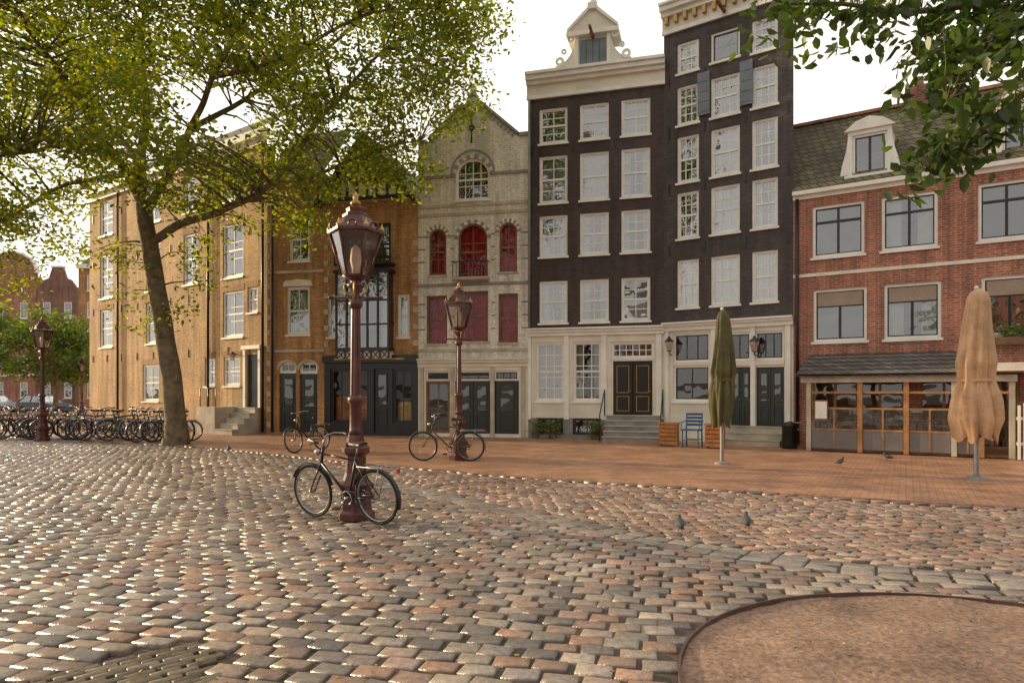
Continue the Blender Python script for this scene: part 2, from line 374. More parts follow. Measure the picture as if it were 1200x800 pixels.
for j in range(4):
    for uu in(.16,b.u(672),b.u(721),w-.14):
        zz=b.z(697,[106,170,240,312][j]); b.box('wall_anchors',BLACKP,uu-.014,uu+.014,-.03,-.002,zz-.18,zz+.18)
b.box('chimney',BRK_BLACK,.3,.9,3,3.6,hc-.3,hc+1.0)
b.finish()

# ================================================================ TALL HOUSE
b=Bld('tall_charcoal_canal_house',(5.20,23.37),35); w=4.205
g0=b.z(850,384); H=b.z(850,4)
cols=[(793.5,819),(833,867),(881,911.5)]
rows=[(35,72),(88,135),(149,205),(217,273),(299,357)]
ops=[];
for i,(yt,yb) in enumerate(rows):
    for j,(xa,xb) in enumerate(cols): ops.append((b.u(xa),b.u(xb),b.z(850,yb if not(i==0 and j==1) else 70),b.z(850,yt)))
b.wall('front_wall',BRK_DARK,0,w,g0,H,ops)
for k,o in enumerate(ops):
    if k==1: b.window(*o,nx=1,ny=1,mid=False,curtain='none',sm=DARKW); continue
    b.window(*o,nx=3,ny=4,glass=GLASSL,curtain='full' if k in(7,10,13,14) else None)
o=ops[4]
for ua,ub in((o[0]-.42,o[0]-.02),(o[1]+.02,o[1]+.42)):
    b.box('hatch_shutters',SHUT,ua,ub,-.09,-.04,o[2]+.15,o[3]+.25)
    for k in range(4): b.box('hatch_shutters',SHUT,ua+.04,ub-.04,-.105,-.092,o[2]+.25+k*.33,o[2]+.29+k*.33)
b.P('hoist_beam').tube(BROWNW,[(w/2,.3,H-.3),(w/2,-.9,H-.3)],.07,6)
for (dz0,dz1,oo) in((-.45,-.32,.08),(-.32,.1,.04),(.1,.25,.2),(.25,.42,.34),(.42,.5,.42)): b.box('roof_cornice',CREAM if dz0==-.32 else WHITE,-.04,w+.04,-oo,-.001,H+dz0,H+dz1-.002)
for i in range(13):
    uu=.15+i*(w-.3)/12; b.box('cornice_brackets',GOLD,uu-.06,uu+.06,-.19,-.045,H-.15,H+.095)
for rr in range(1,5):
    zz=(b.z(850,rows[rr-1][1])+b.z(850,rows[rr][0]))/2
    for j in range(4):
        uu=[.2,b.u(826),b.u(874),w-.15][j]; b.box('wall_anchors',BLACKP,uu-.015,uu+.015,-.03,-.002,zz-.2,zz+.2)
zt0,zt1=b.z(850,423),b.z(850,390); zs=b.z(890,500)
sp=[(b.u(789),b.u(832),zt0,b.z(810,390)),(b.u(841),b.u(880),zt0,zt1),(b.u(884),b.u(919),zt0,zt1)]
lo=[(b.u(789),b.u(832),b.z(810,470),b.z(810,428)),(b.u(856),b.u(880),zs,b.z(868,430)),(b.u(886),b.u(919),zs,b.z(900,430))]
b.wall('ground_floor_front',CREAM,0,w,0,g0,sp+lo)
for o in sp: b.window(*o,nx=3,ny=1,mid=False,sm=DARKW,glass=GLASSD,curtain='none',sill=False)
b.window(*lo[0],nx=2,ny=1,mid=False,sm=DARKW,glass=GLASSD,curtain='none')
for o in lo[1:]:
    um=(o[0]+o[1])/2; panel_door(b,o[0]+.02,um-.005,o[2],o[3]-.01,DARKW,glassy=True); panel_door(b,um+.005,o[1]-.02,o[2],o[3]-.01,DARKW,glassy=True)
for x in(782,836,850,882.5,924):
    uu=b.u(x); b.box('pilasters',WHITE,max(0,uu-.07),min(w,uu+.07),-.06,-.002,.02,g0-.02)
for (za,zb,oo) in((g0-.02,g0+.12,.1),(g0+.12,g0+.2,.18),(g0+.2,g0+.26,.26)): b.box('shop_cornice',WHITE,0,w,-oo,-.002,za,zb-.002)
b.box('sign_board',CREAM,b.u(841),b.u(919),-.045,-.004,b.z(850,428.5),b.z(850,423.5))
for x in(784,884):
    uu=b.u(x,-.3); zz=b.z(x,405,-.3); P=b.P('wall_lanterns')
    P.tube(BLACKP,[(uu,-.06,zz-.3),(uu,-.3,zz-.28),(uu,-.3,zz-.2)],.018,6)
    P.lathe(DARKW,[(.03,zz-.2),(.09,zz-.19),(.09,zz-.17)],6,(uu,-.3)); P.lathe(LGLASS,[(.08,zz-.168),(.15,zz+.12)],6,(uu,-.3)); P.lathe(DARKW,[(.17,zz+.125),(.16,zz+.15),(.06,zz+.25),(.02,zz+.32)],6,(uu,-.3))
steps(b,'front_steps',STONE,b.u(852),b.u(922),zs,3,.3)
b.shell(BRK_DARK,w,H,9,sh=2.6); b.finish()

# ================================================================ RED HOUSE + terrace
b=Bld('red_brick_house',(8.64,20.96),33); w=9.0
H=b.z(932,231); 
r1=[(952,1013,b.z(980,300),b.z(980,239)),(1033,1099,b.z(980,300),b.z(980,239)),(1146,1215,b.z(980,300),b.z(980,239)),(1250,1330,b.z(980,300),b.z(980,239))]
r2=[(953,1016,b.z(980,400),b.z(980,338)),(1036,1103,b.z(980,400),b.z(980,338)),(1150,1218,b.z(980,400),b.z(980,338)),(1254,1335,b.z(980,400),b.z(980,338))]
ops=[(b.u(a),b.u(c),z0,z1) for a,c,z0,z1 in r1+r2]
gops=[(.5,3.0,.1,2.3),(3.3,5.6,.1,2.3),(6.0,8.4,.1,2.3)]
b.wall('front_wall',BRK_RED,0,w,0,H,ops+gops)
for i,o in enumerate(ops):
    b.window(*o,nx=1,ny=1,mid=False,sm=BLACKP,fw=.08,mull=1,curtain=['none','sides','none','none'][i%4],blind=(.0 if i<4 else .30),glass=GLASS)
    b.box('sash_rails',BLACKP,o[0]+.08,o[1]-.08,.055,.1,o[2]+(o[3]-o[2])*.66,o[2]+(o[3]-o[2])*.66+.06)
for o in gops: b.window(*o,nx=1,ny=1,mid=False,sm=WARMW,fm=WARMW,mull=3,curtain='none',glass=GLASSD,sill=False)
for (dz0,dz1,oo) in((-.12,0,.06),(0,.12,.2)): b.box('eaves_gutter',WHITE,0,w,-oo,-.001,H+dz0,H+dz1-.002)
b.box('string_course',CREAM,0,w,-.03,-.002,b.z(980,322),b.z(980,318))
ry,rz=2.8,H+3.15; ul=-.95
b.P('roof').add(TILE,[(0,-.12,H+.12),(w,-.12,H+.12),(w,ry,rz),(ul,ry,rz)],[(0,1,2,3)])
b.P('roof').add(TILE,[(ul,ry,rz),(w,ry,rz),(w,7,H),(ul,7,H)],[(0,1,2,3)])
b.P('roof_gable_ends').add(BRK_RED,[(w,0,H),(w,ry,rz-.02),(w,7,H)],[(0,2,1)])
b.box('roof_ridge',BRK_RED,ul,w,ry-.1,ry+.1,rz-.02,rz+.08)
for xa,xb,yt,yb in((999,1040,160,207),(1174,1222,130,186)):
    a,c=b.u(xa,.25),b.u(xb,.25); z0=b.z(xa,yb,.25); z1=b.z(xa,yt,.25); k=.12
    b.box('dormer_windows',WHITE,a-k,a,.2,2.4,z0,z1); b.box('dormer_windows',WHITE,c,c+k,.2,2.4,z0,z1)
    b.box('dormer_windows',WHITE,a-k,c+k,.2,2.6,z1+.002,z1+.12); b.box('dormer_windows',WHITE,a-.2,c+.2,.1,.45,z0-.15,z0-.002)
    for sg,e in((-1,a-k),(1,c+k)): b.prism('dormer_scrolls',WHITE,[(e,z0),(e+sg*.22,z0),(e+sg*.16,z0+.35),(e+sg*.05,z0+.75),(e,z1-.05)],.22,.3)
    b.prism('dormer_pediment',WHITE,[(a-.22,z1+.122),(c+.22,z1+.122),(c-.1,z1+.38),((a+c)/2,z1+.48),(a+.1,z1+.38)],.12,.9)
    b.window(a,c,z0,z1,nx=1,ny=1,mid=False,mull=1,sm=BLACKP,rec=.26,curtain='none',sill=False,glass=GLASS)
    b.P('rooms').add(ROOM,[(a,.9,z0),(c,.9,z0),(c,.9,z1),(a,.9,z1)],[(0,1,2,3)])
uu=b.u(1078,3); b.box('chimney',BRK_RED,uu-.4,uu+.4,2.6,3.2,rz-.6,rz+.5); b.P('chimney').lathe(BRK_RED,[(.13,rz+.5),(.1,rz+.85)],8,(uu,2.9))
b.P('drain_pipe').tube(BLACKP,[(.12,-.08,.1),(.12,-.08,H-.1)],.05,8)
P=b.P('side_walls')
P.add(BRK_RED,[(w,0,0),(w,7,0),(w,7,H),(w,0,H)],[(0,3,2,1)]); P.add(BRK_RED,[(0,7,0),(w,7,0),(w,7,H),(0,7,H)],[(3,2,1,0)])
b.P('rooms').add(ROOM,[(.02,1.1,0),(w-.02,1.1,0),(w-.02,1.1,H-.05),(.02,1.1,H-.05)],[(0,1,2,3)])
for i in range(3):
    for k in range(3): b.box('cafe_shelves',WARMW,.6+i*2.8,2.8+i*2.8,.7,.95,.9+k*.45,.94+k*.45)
    b.box('cafe_shelves',WARMW,.6+i*2.8,2.8+i*2.8,.96,1.0,.3,2.2)  # added back panel, its bright warm tone stands in for interior light
ua,ub=b.u(1162,-.2),b.u(1215,-.2); zz=b.z(1180,404,-.2)
b.box('window_box',BROWNW,ua,ub,-.3,-.08,zz,zz+.2)
b.finish(); BR=b; WBOX=(ua,ub,zz+.2)

t=Bld('terrace_pavilion',(8.64,20.96),33); OFF=-1.8
uL=t.u(948,OFF); uM=t.u(1118,OFF); uR=t.u(1186,OFF); zb=t.z(948,440,OFF)
zt=t.z(940,416,-.05)
t.P('tiled_canopy').add(TILEG,[(uL-.3,OFF-.25,zb+.02),(uM+.1,OFF-.25,zb+.02),(uM+.1,-.02,zt),(uL-.3,-.02,zt)],[(0,1,2,3)])
t.P('tiled_canopy').add(TILEG,[(uL-.3,OFF-.25,zb-.03),(uM+.1,OFF-.25,zb-.03),(uM+.1,-.02,zt-.06),(uL-.3,-.02,zt-.06)],[(3,2,1,0)])
t.box('front_beam',STONE,uL-.2,uR+.1,OFF-.1,OFF+.02,zb-.2,zb-.04)
t.box('canopy_fascia',CREAM,uM+.12,uR+.5,OFF-.3,-.05,zb+.05,zb+.25)
posts=[uL,t.u(1008,OFF),t.u(1062,OFF),uM,t.u(1150,OFF),uR]
for i,uu in enumerate(posts): t.box('timber_posts',STONE if i in(0,3,5) else WARMW,uu-.06,uu+.06,OFF-.06,OFF+.04,0.05,zb-.2)
for i in range(5):
    a,c=posts[i]+.07,posts[i+1]-.07
    t.box('transom_rail',WARMW,a,c,OFF-.03,OFF+.03,zb-.5,zb-.44)
    if i==4: continue
    t.box('wind_screen_panels',GREYP,a,c,OFF-.02,OFF+.02,.12,.62)
    t.box('wind_screen_rails',WARMW,a,c,OFF-.03,OFF+.03,.622,.67); t.box('wind_screen_rails',WARMW,a,c,OFF-.03,OFF+.03,1.2,1.25)
    t.P('wind_screen_glass').add(GLASSD,[(a,OFF,.67),(c,OFF,.67),(c,OFF,1.2),(a,OFF,1.2)],[(0,1,2,3)])
    um=(a+c)/2; t.box('wind_screen_rails',WARMW,um-.02,um+.02,OFF-.028,OFF+.028,.13,1.198)
t.box('side_screen',GREYP,uL-.03,uL+.03,OFF+.05,-.1,.12,.62); t.box('rear_beams',BROWNW,uL,uR,-.2,-.08,zb-.1,zb+.05)
t.box('terrace_deck',BROWNW,uL,uR,OFF+.05,-.05,.055,.12)
for i in range(7): t.box('canopy_rafters',BROWNW,uL+i*(uM-uL)/6-.03,uL+i*(uM-uL)/6+.03,OFF-.02,-.22,zb-.12,zb-.045)
t.box('menu_board',BROWNW,uL+.15,uL+.5,OFF-.1,OFF-.07,.9,1.45); t.box('menu_board',WHITE,uL+.18,uL+.47,OFF-.108,OFF-.102,.94,1.41)
t.finish()

f=Bld('white_picket_fence',(8.64,20.96),33)
u0=uR+.12
for i in range(9):
    uu=u0+i*.11; f.box('pickets',WHITE,uu-.03,uu+.03,OFF-.32,OFF-.29,.06,1.35+.08*math.sin(i*.8))
f.box('rails',WHITE,u0-.05,u0+1.0,OFF-.285,OFF-.25,.4,.47); f.box('rails',WHITE,u0-.05,u0+1.0,OFF-.285,OFF-.25,1.0,1.07)
f.finish()

# ================================================================ WHITE GABLED HOUSE
b=Bld('white_gabled_house',(-3.51,25.53),12); w=4.188
H=b.z(555,172); g0=b.z(555,425)
top=[(b.u(534),b.u(574),b.z(555,234),b.z(555,186))]
r2=[(b.u(503),b.u(523),b.z(555,321),b.z(555,266)),(b.u(537),b.u(571),b.z(555,328),b.z(555,262)),(b.u(585),b.u(606),b.z(555,320),b.z(555,263))]
r3=[(b.u(500),b.u(524),b.z(555,402),b.z(555,345)),(b.u(538),b.u(572),b.z(555,400),b.z(555,341)),(b.u(584),b.u(607),b.z(555,402),b.z(555,345))]
zsill=.15
zd=b.z(555,434)
sh=[(b.u(499),b.u(527),zsill,zd),(b.u(533),b.u(575),zsill,zd),(b.u(579),b.u(608),zsill,zd)]
b.wall('front_wall',BRK_WHITE,0,w,g0,H,top+r2+r3)
b.wall('ground_floor_front',CREAM,0,w,0,g0,sh)
for o in top+r2:
    ru=(o[1]-o[0])/2; zs_=o[3]-ru; uc=(o[0]+o[1])/2
    b.infill('arch_spandrels',BRK_WHITE,o[0],o[1],zs_,o[3])
    b.ringseg('arch_voussoirs',GREYST,uc,zs_,ru+.01,ru+.01,.14,-.035,-.002,0,math.pi,15,alt=BRK_WHITE)
    b.ringseg('window_frames',WHITE if o in top else BROWNW,uc,zs_,ru-.07,ru-.07,.07,.03,.14,0,math.pi,14)
b.window(*top[0],nx=4,ny=3,mid=True,curtain='sides',cm=REDC,fw=.06,glass=GLASS)
for o in r2+r3: b.window(*o,nx=2,ny=3,mid=True,curtain='full' if o[1]-o[0]<.8 else 'sides',cm=REDC,fw=.05,fm=BROWNW,sm=BROWNW,glass=GLASSR)
for o in(r2[1],r3[1]): b.P('curtains').box(REDC,o[0]+.1,o[1]-.1,.36,.37,o[2]+.05,o[3]-.05)
for o in sh:
    zt_=o[3]-.38; 
    b.window(o[0],o[1],zt_,o[3],nx=3,ny=1,mid=False,sm=DARKW,fm=CREAM,curtain='none',sill=False,glass=GLASSD)
    um=(o[0]+o[1])/2
    if o is sh[1]:
        panel_door(b,o[0]+.05,um-.01,o[2],zt_-.01,DARKW,glassy=True); panel_door(b,um+.01,o[1]-.05,o[2],zt_-.01,DARKW,glassy=True)
    elif o is sh[2]: panel_door(b,o[0]+.05,o[1]-.05,o[2],zt_-.01,DARKW,glassy=True)
    else: b.window(o[0],o[1],o[2],zt_-.005,nx=2,ny=1,mid=False,sm=BROWNW,fm=BROWNW,curtain='none',sill=False,glass=GLASSD)
for yy in(410,333,250,240,205):
    zz=b.z(555,yy); segs=[(0,w)]
    for o in top+r2+r3:
        if o[2]-.05<zz<o[3]+.05:
            ns=[]
            for a,c in segs:
                if o[1]+.05<=a or o[0]-.05>=c: ns.append((a,c)); continue
                if o[0]-.05>a: ns.append((a,o[0]-.05))
                if o[1]+.05<c: ns.append((o[1]+.05,c))
            segs=ns
    for a,c in segs: b.box('string_courses',GREYST if yy in(333,205) else STONE,a,c,-.05,-.003,zz-.05,zz+.05)
for yy in(275,290,305,355,370,385):
    zz=b.z(555,yy)
    for a,c in((0,r2[0][0]-.16),(r2[0][1]+.16,r2[1][0]-.16),(r2[1][1]+.16,r2[2][0]-.16),(r2[2][1]+.16,w)):
        if c-a>.05: b.box('brick_bands',GREYST,a,c,-.006,-.002,zz-.03,zz+.03)
for (za,zb,oo) in((g0-.15,g0,.05),(g0,g0+.1,.14),(g0+.1,g0+.16,.2)): b.box('shop_cornice',CREAM,0,w,-oo,-.002,za,zb-.002)
for x in(494.5,530,577,613):
    uu=b.u(x); b.box('pilasters',STONE,max(0,uu-.07),min(w,uu+.07),-.06,-.003,.02,g0-.16)
uc=b.u(553); pk=b.z(553,113)
b.prism('gable',BRK_WHITE,[(0,H),(w,H),(w,H+.25),(w-.35,H+.25),(w-.42,H+.32),(uc+.3,pk-.3),(uc+.12,pk),(uc-.12,pk),(uc-.3,pk-.3),(.42,H+.32),(.35,H+.25),(0,H+.25)],0,.3)
for sg,e in((-1,.42),(1,w-.42)):
    A=Vector((e,H+.34)); B=Vector((uc+sg*.3,pk-.28)); d=(B-A).normalized(); nn=Vector((-d.y,d.x)) ; nn=nn if nn.y>0 else -nn
    b.prism('gable_coping',GREYST,[tuple(A),tuple(B),tuple(B+nn*.1),tuple(A+nn*.1)],-.07,.36)
    n=10
    for i in range(n):
        q=A+(B-A)*(i+.5)/n-nn*.17; b.prism('corbel_frieze',GREYST,[tuple(q-d*.05),tuple(q+d*.05),tuple(q+d*.05+nn*.15),tuple(q-d*.05+nn*.15)],-.04,-.002)
b.box('gable_peak',GREYST,uc-.16,uc+.16,-.08,.36,pk,pk+.14); b.P('gable_peak').lathe(STONE,[(.08,pk+.14),(.1,pk+.25),(.03,pk+.4),(.01,pk+.5)],8,(uc,.1))
for e in(.17,w-.17): b.box('gable_shoulders',GREYST,e-.17,e+.17,-.08,.36,H+.25,H+.38)
b.P('wall_ornament').ring(BLACKP,(uc,-.04,b.z(553,150)),.09,.025,'y',16,5); b.P('wall_ornament').tube(BLACKP,[(uc,-.04,b.z(553,168)),(uc,-.04,b.z(553,135))],.03,6)
b.ringseg('arch_voussoirs',GREYST,(top[0][0]+top[0][1])/2,top[0][3]-.5,.78,.78,.06,-.03,-.002,0,math.pi,20)
o=r2[1]; z0=b.z(555,326)
b.box('balcony',STONE,o[0]-.12,o[1]+.12,-.4,-.06,z0-.1,z0)
for i in range(11):
    uu=o[0]-.1+i*(o[1]-o[0]+.2)/10; b.P('balcony_railing').tube(BLACKP,[(uu,-.37,z0),(uu,-.37,z0+.55)],.012,5)
b.P('balcony_railing').tube(BLACKP,[(o[0]-.1,-.06,z0+.56),(o[0]-.1,-.37,z0+.56),(o[1]+.1,-.37,z0+.56),(o[1]+.1,-.06,z0+.56)],.02,5)
b.shell(BRK_WHITE,w,H,8)
b.P('pitched_roof').add(TILE,[(0,.3,H),(uc,.3,pk-.3),(uc,8,pk-.3),(0,8,H)],[(0,1,2,3)]); b.P('pitched_roof').add(TILE,[(w,.3,H),(uc,.3,pk-.3),(uc,8,pk-.3),(w,8,H)],[(3,2,1,0)])
b.finish()

# ================================================================ HALF TIMBERED HOUSE
b=Bld('half_timbered_house',(-7.24,26.32),12); w=3.813
H=b.z(435,235); g0=b.z(435,418)
side=[(b.u(466),b.u(480),b.z(470,395),b.z(470,345)),(b.u(384),b.u(397),b.z(390,395),b.z(390,345))]
cen=(b.u(401),b.u(461),b.z(435,408),b.z(435,322)); up=(b.u(405),b.u(458),b.z(435,310),b.z(435,262))
b.wall('front_wall',BRK_GOLD2,0,w,g0,H,side+[cen,up])
for o in side: b.window(*o,nx=1,ny=2,curtain='full')
P='bay_window'
b.box(P,BLACKP,cen[0]-.05,cen[1]+.05,-.55,.02,cen[2]-.12,cen[2]); b.box(P,BLACKP,cen[0]-.08,cen[1]+.08,-.6,.02,cen[3],cen[3]+.12)
n=5
for i in range(n+1):
    uu=cen[0]+(cen[1]-cen[0])*i/n; b.box(P,BLACKP,uu-.035,uu+.035,-.52,-.45,cen[2],cen[3])
for zz in(.3,.62): b.box(P,BLACKP,cen[0],cen[1],-.51,-.46,cen[2]+(cen[3]-cen[2])*zz,cen[2]+(cen[3]-cen[2])*zz+.06)
for uu in(cen[0],cen[1]): b.box(P,BLACKP,uu-.035,uu+.035,-.44,-.01,cen[2]+.9,cen[2]+.96)
b.P('glass_panes').add(GLASS,[(cen[0],-.48,cen[2]),(cen[1],-.48,cen[2]),(cen[1],-.48,cen[3]),(cen[0],-.48,cen[3])],[(0,1,2,3)])
for uu in(cen[0],cen[1]): b.P('glass_panes').add(GLASSD,[(uu,-.48,cen[2]),(uu,0,cen[2]),(uu,0,cen[3]),(uu,-.48,cen[3])],[(0,1,2,3)])
b.box('curtains',CURT,cen[0]+.05,cen[0]+.35,-.3,-.28,cen[2]+.02,cen[3]-.02); b.box('curtains',CURT,cen[1]-.35,cen[1]-.05,-.3,-.28,cen[2]+.02,cen[3]-.02)
z=cen[2]-.12
b.box('bay_apron',CREAM,cen[0],cen[1],-.45,-.003,z-.28,z-.002)
for i in range(7):
    uu=cen[0]+(cen[1]-cen[0])*i/6; b.box('bay_apron_timbers',BLACKP,uu-.04,uu+.04,-.48,-.452,z-.28,z-.003)
    if i<6:
        ua=uu+.04; ub=cen[0]+(cen[1]-cen[0])*(i+1)/6-.04
        b.prism('bay_apron_timbers',BLACKP,[(ua,z-.27),(ua+.05,z-.27),(ub,z-.02),(ub-.05,z-.02)],-.47,-.452); b.prism('bay_apron_timbers',BLACKP,[(ub-.05,z-.27),(ub,z-.27),(ua+.05,z-.02),(ua,z-.02)],-.465,-.4525)
b.window(*up,nx=6,ny=2,fm=BLACKP,sm=BLACKP,curtain='none',mull=2)
b.box('upper_balcony',BLACKP,up[0]-.2,up[1]+.2,-.6,-.02,up[2]-.1,up[2]-.02)
for i in range(13):
    uu=up[0]-.18+i*(up[1]-up[0]+.36)/12; b.box('upper_balcony',BLACKP,uu-.02,uu+.02,-.58,-.55,up[2]-.02,up[2]+.42)
b.box('upper_balcony',BLACKP,up[0]-.2,up[1]+.2,-.6,-.54,up[2]+.42,up[2]+.48)
pk=b.z(435,165)
b.prism('timber_gable',CREAM,[(.1,H),(w-.1,H),(w/2,pk)],-.3,.1)
for i in range(9):
    uu=.3+i*(w-.6)/8; hh=(pk-H)*(1-abs(uu-w/2)/(w/2-.1))
    if hh>.2: b.box('gable_timbers',BLACKP,uu-.05,uu+.05,-.34,-.302,H+.02,H+hh-.05)
for k in(.0,.3,.6):
    hw=(w/2-.1)*(1-k); b.box('gable_timbers',BLACKP,w/2-hw,w/2+hw,-.36,-.303,H+k*(pk-H)-.06,H+k*(pk-H)+.08)
for sg in(-1,1):
    b.P('roof').add(TILEG,[(w/2,-.7,pk+.15),(w/2,7,pk+.15),(w/2+sg*(w/2+.15),7,H-.2),(w/2+sg*(w/2+.15),-.7,H-.2)],[(0,1,2,3)])
    A=(w/2,pk+.1);B=(w/2+sg*(w/2+.1),H-.22); b.prism('barge_boards',BLACKP,[A,B,(B[0],B[1]-.2),(A[0],A[1]-.25)],-.7,-.62)
so=[(b.u(387),b.u(432),.5,b.z(410,432)),(b.u(438),b.u(456),.15,b.z(445,432)),(b.u(460),b.u(484),.5,b.z(470,432))]
b.wall('shop_front',BLACKP,0,w,0,g0,so)
b.window(*so[0],nx=4,ny=1,mid=False,sm=BLACKP,fm=BLACKP,curtain='none',sill=False,glass=GLASSR); b.window(*so[2],nx=2,ny=1,mid=False,sm=BLACKP,fm=BLACKP,curtain='none',sill=False,glass=GLASSR)
panel_door(b,so[1][0],so[1][1],so[1][2],so[1][3],BLACKP,glassy=True)
b.box('shop_display',ORANGEW,so[0][0]+.1,so[0][1]-.1,.3,.34,.55,1.5); b.box('shop_display',GOLD,so[2][0]+.1,so[2][1]-.1,.3,.34,.6,1.3)
b.box('fascia',BLACKP,0,w,-.18,-.002,g0-.22,g0+.05); b.box('fascia_lettering',GOLD,.5,w-.5,-.19,-.182,g0-.12,g0-.06)
for k in range(7):
    zz=g0+.4+k*.62
    b.box('quoins',STONE,0,.18,-.03,-.002,zz,zz+.2); b.box('quoins',STONE,w-.2,w,-.03,-.002,zz,zz+.2)
b.shell(BRK_GOLD2,w,H,7); b.finish()

# ================================================================ NARROW BRICK HOUSE
b=Bld('brick_house',(-9.62,26.83),12); w=b.u(380)
H=b.z(350,205); g0=b.z(350,412)
o1=(b.u(336),b.u(363),b.z(350,392),b.z(350,336)); o2=(b.u(339),b.u(363),b.z(350,306),b.z(350,254)); d=[(b.u(327),b.u(347),.12,b.z(340,424)),(b.u(351),b.u(372),.12,b.z(360,424))]
b.wall('front_wall',BRK_GOLD2,0,w,0,H,[o1,o2]+d)
b.window(*o1,nx=2,ny=2,curtain='full'); b.window(*o2,nx=2,ny=3)
for o in(o1,): b.prism('window_lintel',CREAM,[(o[0]-.15,o[3]+.02),(o[1]+.15,o[3]+.02),(o[1]+.08,o[3]+.22),((o[0]+o[1])/2,o[3]+.3),(o[0]-.08,o[3]+.22)],-.05,-.002)
for o in d:
    ru=(o[1]-o[0])/2; zs_=o[3]-ru*.8; b.infill('arch_spandrels',BRK_GOLD2,o[0],o[1],zs_,o[3]); b.ringseg('arch_stones',STONE,(o[0]+o[1])/2,zs_,ru,ru*.8,.1,-.03,-.002)
    b.window(o[0],o[1],zs_-.15,o[3],nx=2,ny=1,mid=False,sm=WHITE,curtain='none',sill=False,glass=GLASSD); panel_door(b,o[0]+.03,o[1]-.03,o[2],zs_-.16,DARKW,glassy=True)
for z in(g0-.02,b.z(350,320),b.z(350,240)): b.box('string_courses',STONE,0,w,-.05,-.002,z,z+.1)
for k in range(14): b.box('quoins',STONE,0,.16,-.03,-.0025,.3+k*.6,.5+k*.6)
b.box('eaves',CREAM,0,w,-.2,-.002,H-.15,H); b.P('drain_pipe').tube(BLACKP,[(.28,-.1,.1),(.28,-.1,H)],.05,8)
b.P('steep_roof').add(TILEG,[(0,-.1,H),(w,-.1,H),(w,2.5,H+2.6),(0,2.5,H+2.6)],[(0,1,2,3)]); b.shell(BRK_GOLD2,w,H,7); b.finish()

# ================================================================ LONG BRICK HOUSE (left)
b=Bld('long_brick_house',(-21.95,35.47),35); w=15.05
H=12.0
Z=b.z
def rowz(x,yt,yb): return (Z(x,yb),Z(x,yt))
A=rowz(272,341,395); Bz=rowz(272,262,325); C=rowz(275,418,452); D=rowz(272,185,235)
ops=[]
for xa,xb in((117,132),(171,188),(261,285)): 
    for zz in(A,Bz,D): ops.append((b.u(xa),b.u(xb),*zz))
for zz in(Bz,D): ops.append((b.u(215),b.u(232),*zz))
ops.append((b.u(290),b.u(302),Z(296,366),Z(296,336)))
lows=[(b.u(167),b.u(186),Z(177,470),Z(177,427)),(b.u(240),b.u(252),*C),(b.u(262),b.u(281),*C)]
dr=(b.u(289),b.u(304),Z(297,478),Z(297,415)); ops+=lows
b.wall('front_wall',BRK_GOLD,0,w,0,H,ops+[dr])
for o in ops: b.window(*o,nx=2,ny=3,fw=.09,glass=GLASS)
for o in ops: b.box('flat_arches',BRK_GOLD2,o[0]-.08,o[1]+.08,-.012,-.002,o[3],o[3]+.25)
b.box('door_surround',WHITE,dr[0]-.14,dr[0],-.08,-.002,dr[2],dr[3]+.2); b.box('door_surround',WHITE,dr[1],dr[1]+.14,-.08,-.002,dr[2],dr[3]+.2); b.box('door_surround',WHITE,dr[0]-.2,dr[1]+.2,-.14,-.002,dr[3]+.203,dr[3]+.35)
panel_door(b,dr[0],dr[1],dr[2],dr[3],DARKW)
steps(b,'front_steps',STONE,dr[0]-.3,dr[1]+.1,dr[2],5,.25,-.02); 
b.box('stoop_wall',STONE,dr[0]-1.6,dr[0]-.32,-1.2,-.01,0,dr[2]+.05)
for q in(dr[0]-1.5,dr[0]-.95,dr[0]-.4): b.P('stoop_railing').tube(BLACKP,[(q,-1.1,dr[2]),(q,-1.1,dr[2]+.8)],.02,5)
b.P('stoop_railing').tube(BLACKP,[(dr[0]-1.5,-1.1,dr[2]+.8),(dr[0]-.4,-1.1,dr[2]+.8)],.02,5)
b.box('plinth',GREYST,0,dr[0]-1.65,-.05,-.002,0,.35)
b.box('eaves_cornice',WHITE,0,w,-.3,-.002,H-.3,H); b.box('eaves_cornice',CREAM,0,w,-.12,-.003,H-.55,H-.303)
for x in(140,246,310): b.P('drain_pipes').tube(BLACKP,[(b.u(x),-.09,.1),(b.u(x),-.09,H-.5)],.055,8)
b.P('wall_lantern').tube(BLACKP,[(dr[0]-.5,-.02,3.2),(dr[0]-.5,-.3,3.25)],.02,5); b.P('wall_lantern').lathe(LGLASS,[(.06,2.95),(.12,3.2)],6,(dr[0]-.5,-.3)); b.P('wall_lantern').lathe(BLACKP,[(.14,3.2),(.02,3.32)],6,(dr[0]-.5,-.3))
for i in range(40): 
    q=.4+(i%10)*1.5; zq=3.2+(i//10)*2.4
    if not any(o[0]-.05<q<o[1]+.05 and o[2]-.4<zq+.2<o[3]+.2 for o in ops): b.box('wall_anchors',BLACKP,q-.015,q+.015,-.03,-.002,zq,zq+.35)
b.P('pitched_roof').add(TILE,[(0,-.3,H),(w,-.3,H),(w,3,H+2.4),(0,3,H+2.4)],[(0,1,2,3)])
P=b.P('side_walls'); P.add(BRK_GOLD,[(0,0,0),(0,6,0),(0,6,H),(0,3,H+2.4),(0,0,H)],[(0,1,2,3,4)])
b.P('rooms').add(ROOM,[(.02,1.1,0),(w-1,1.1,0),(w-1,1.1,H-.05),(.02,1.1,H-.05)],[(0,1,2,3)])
b.finish()

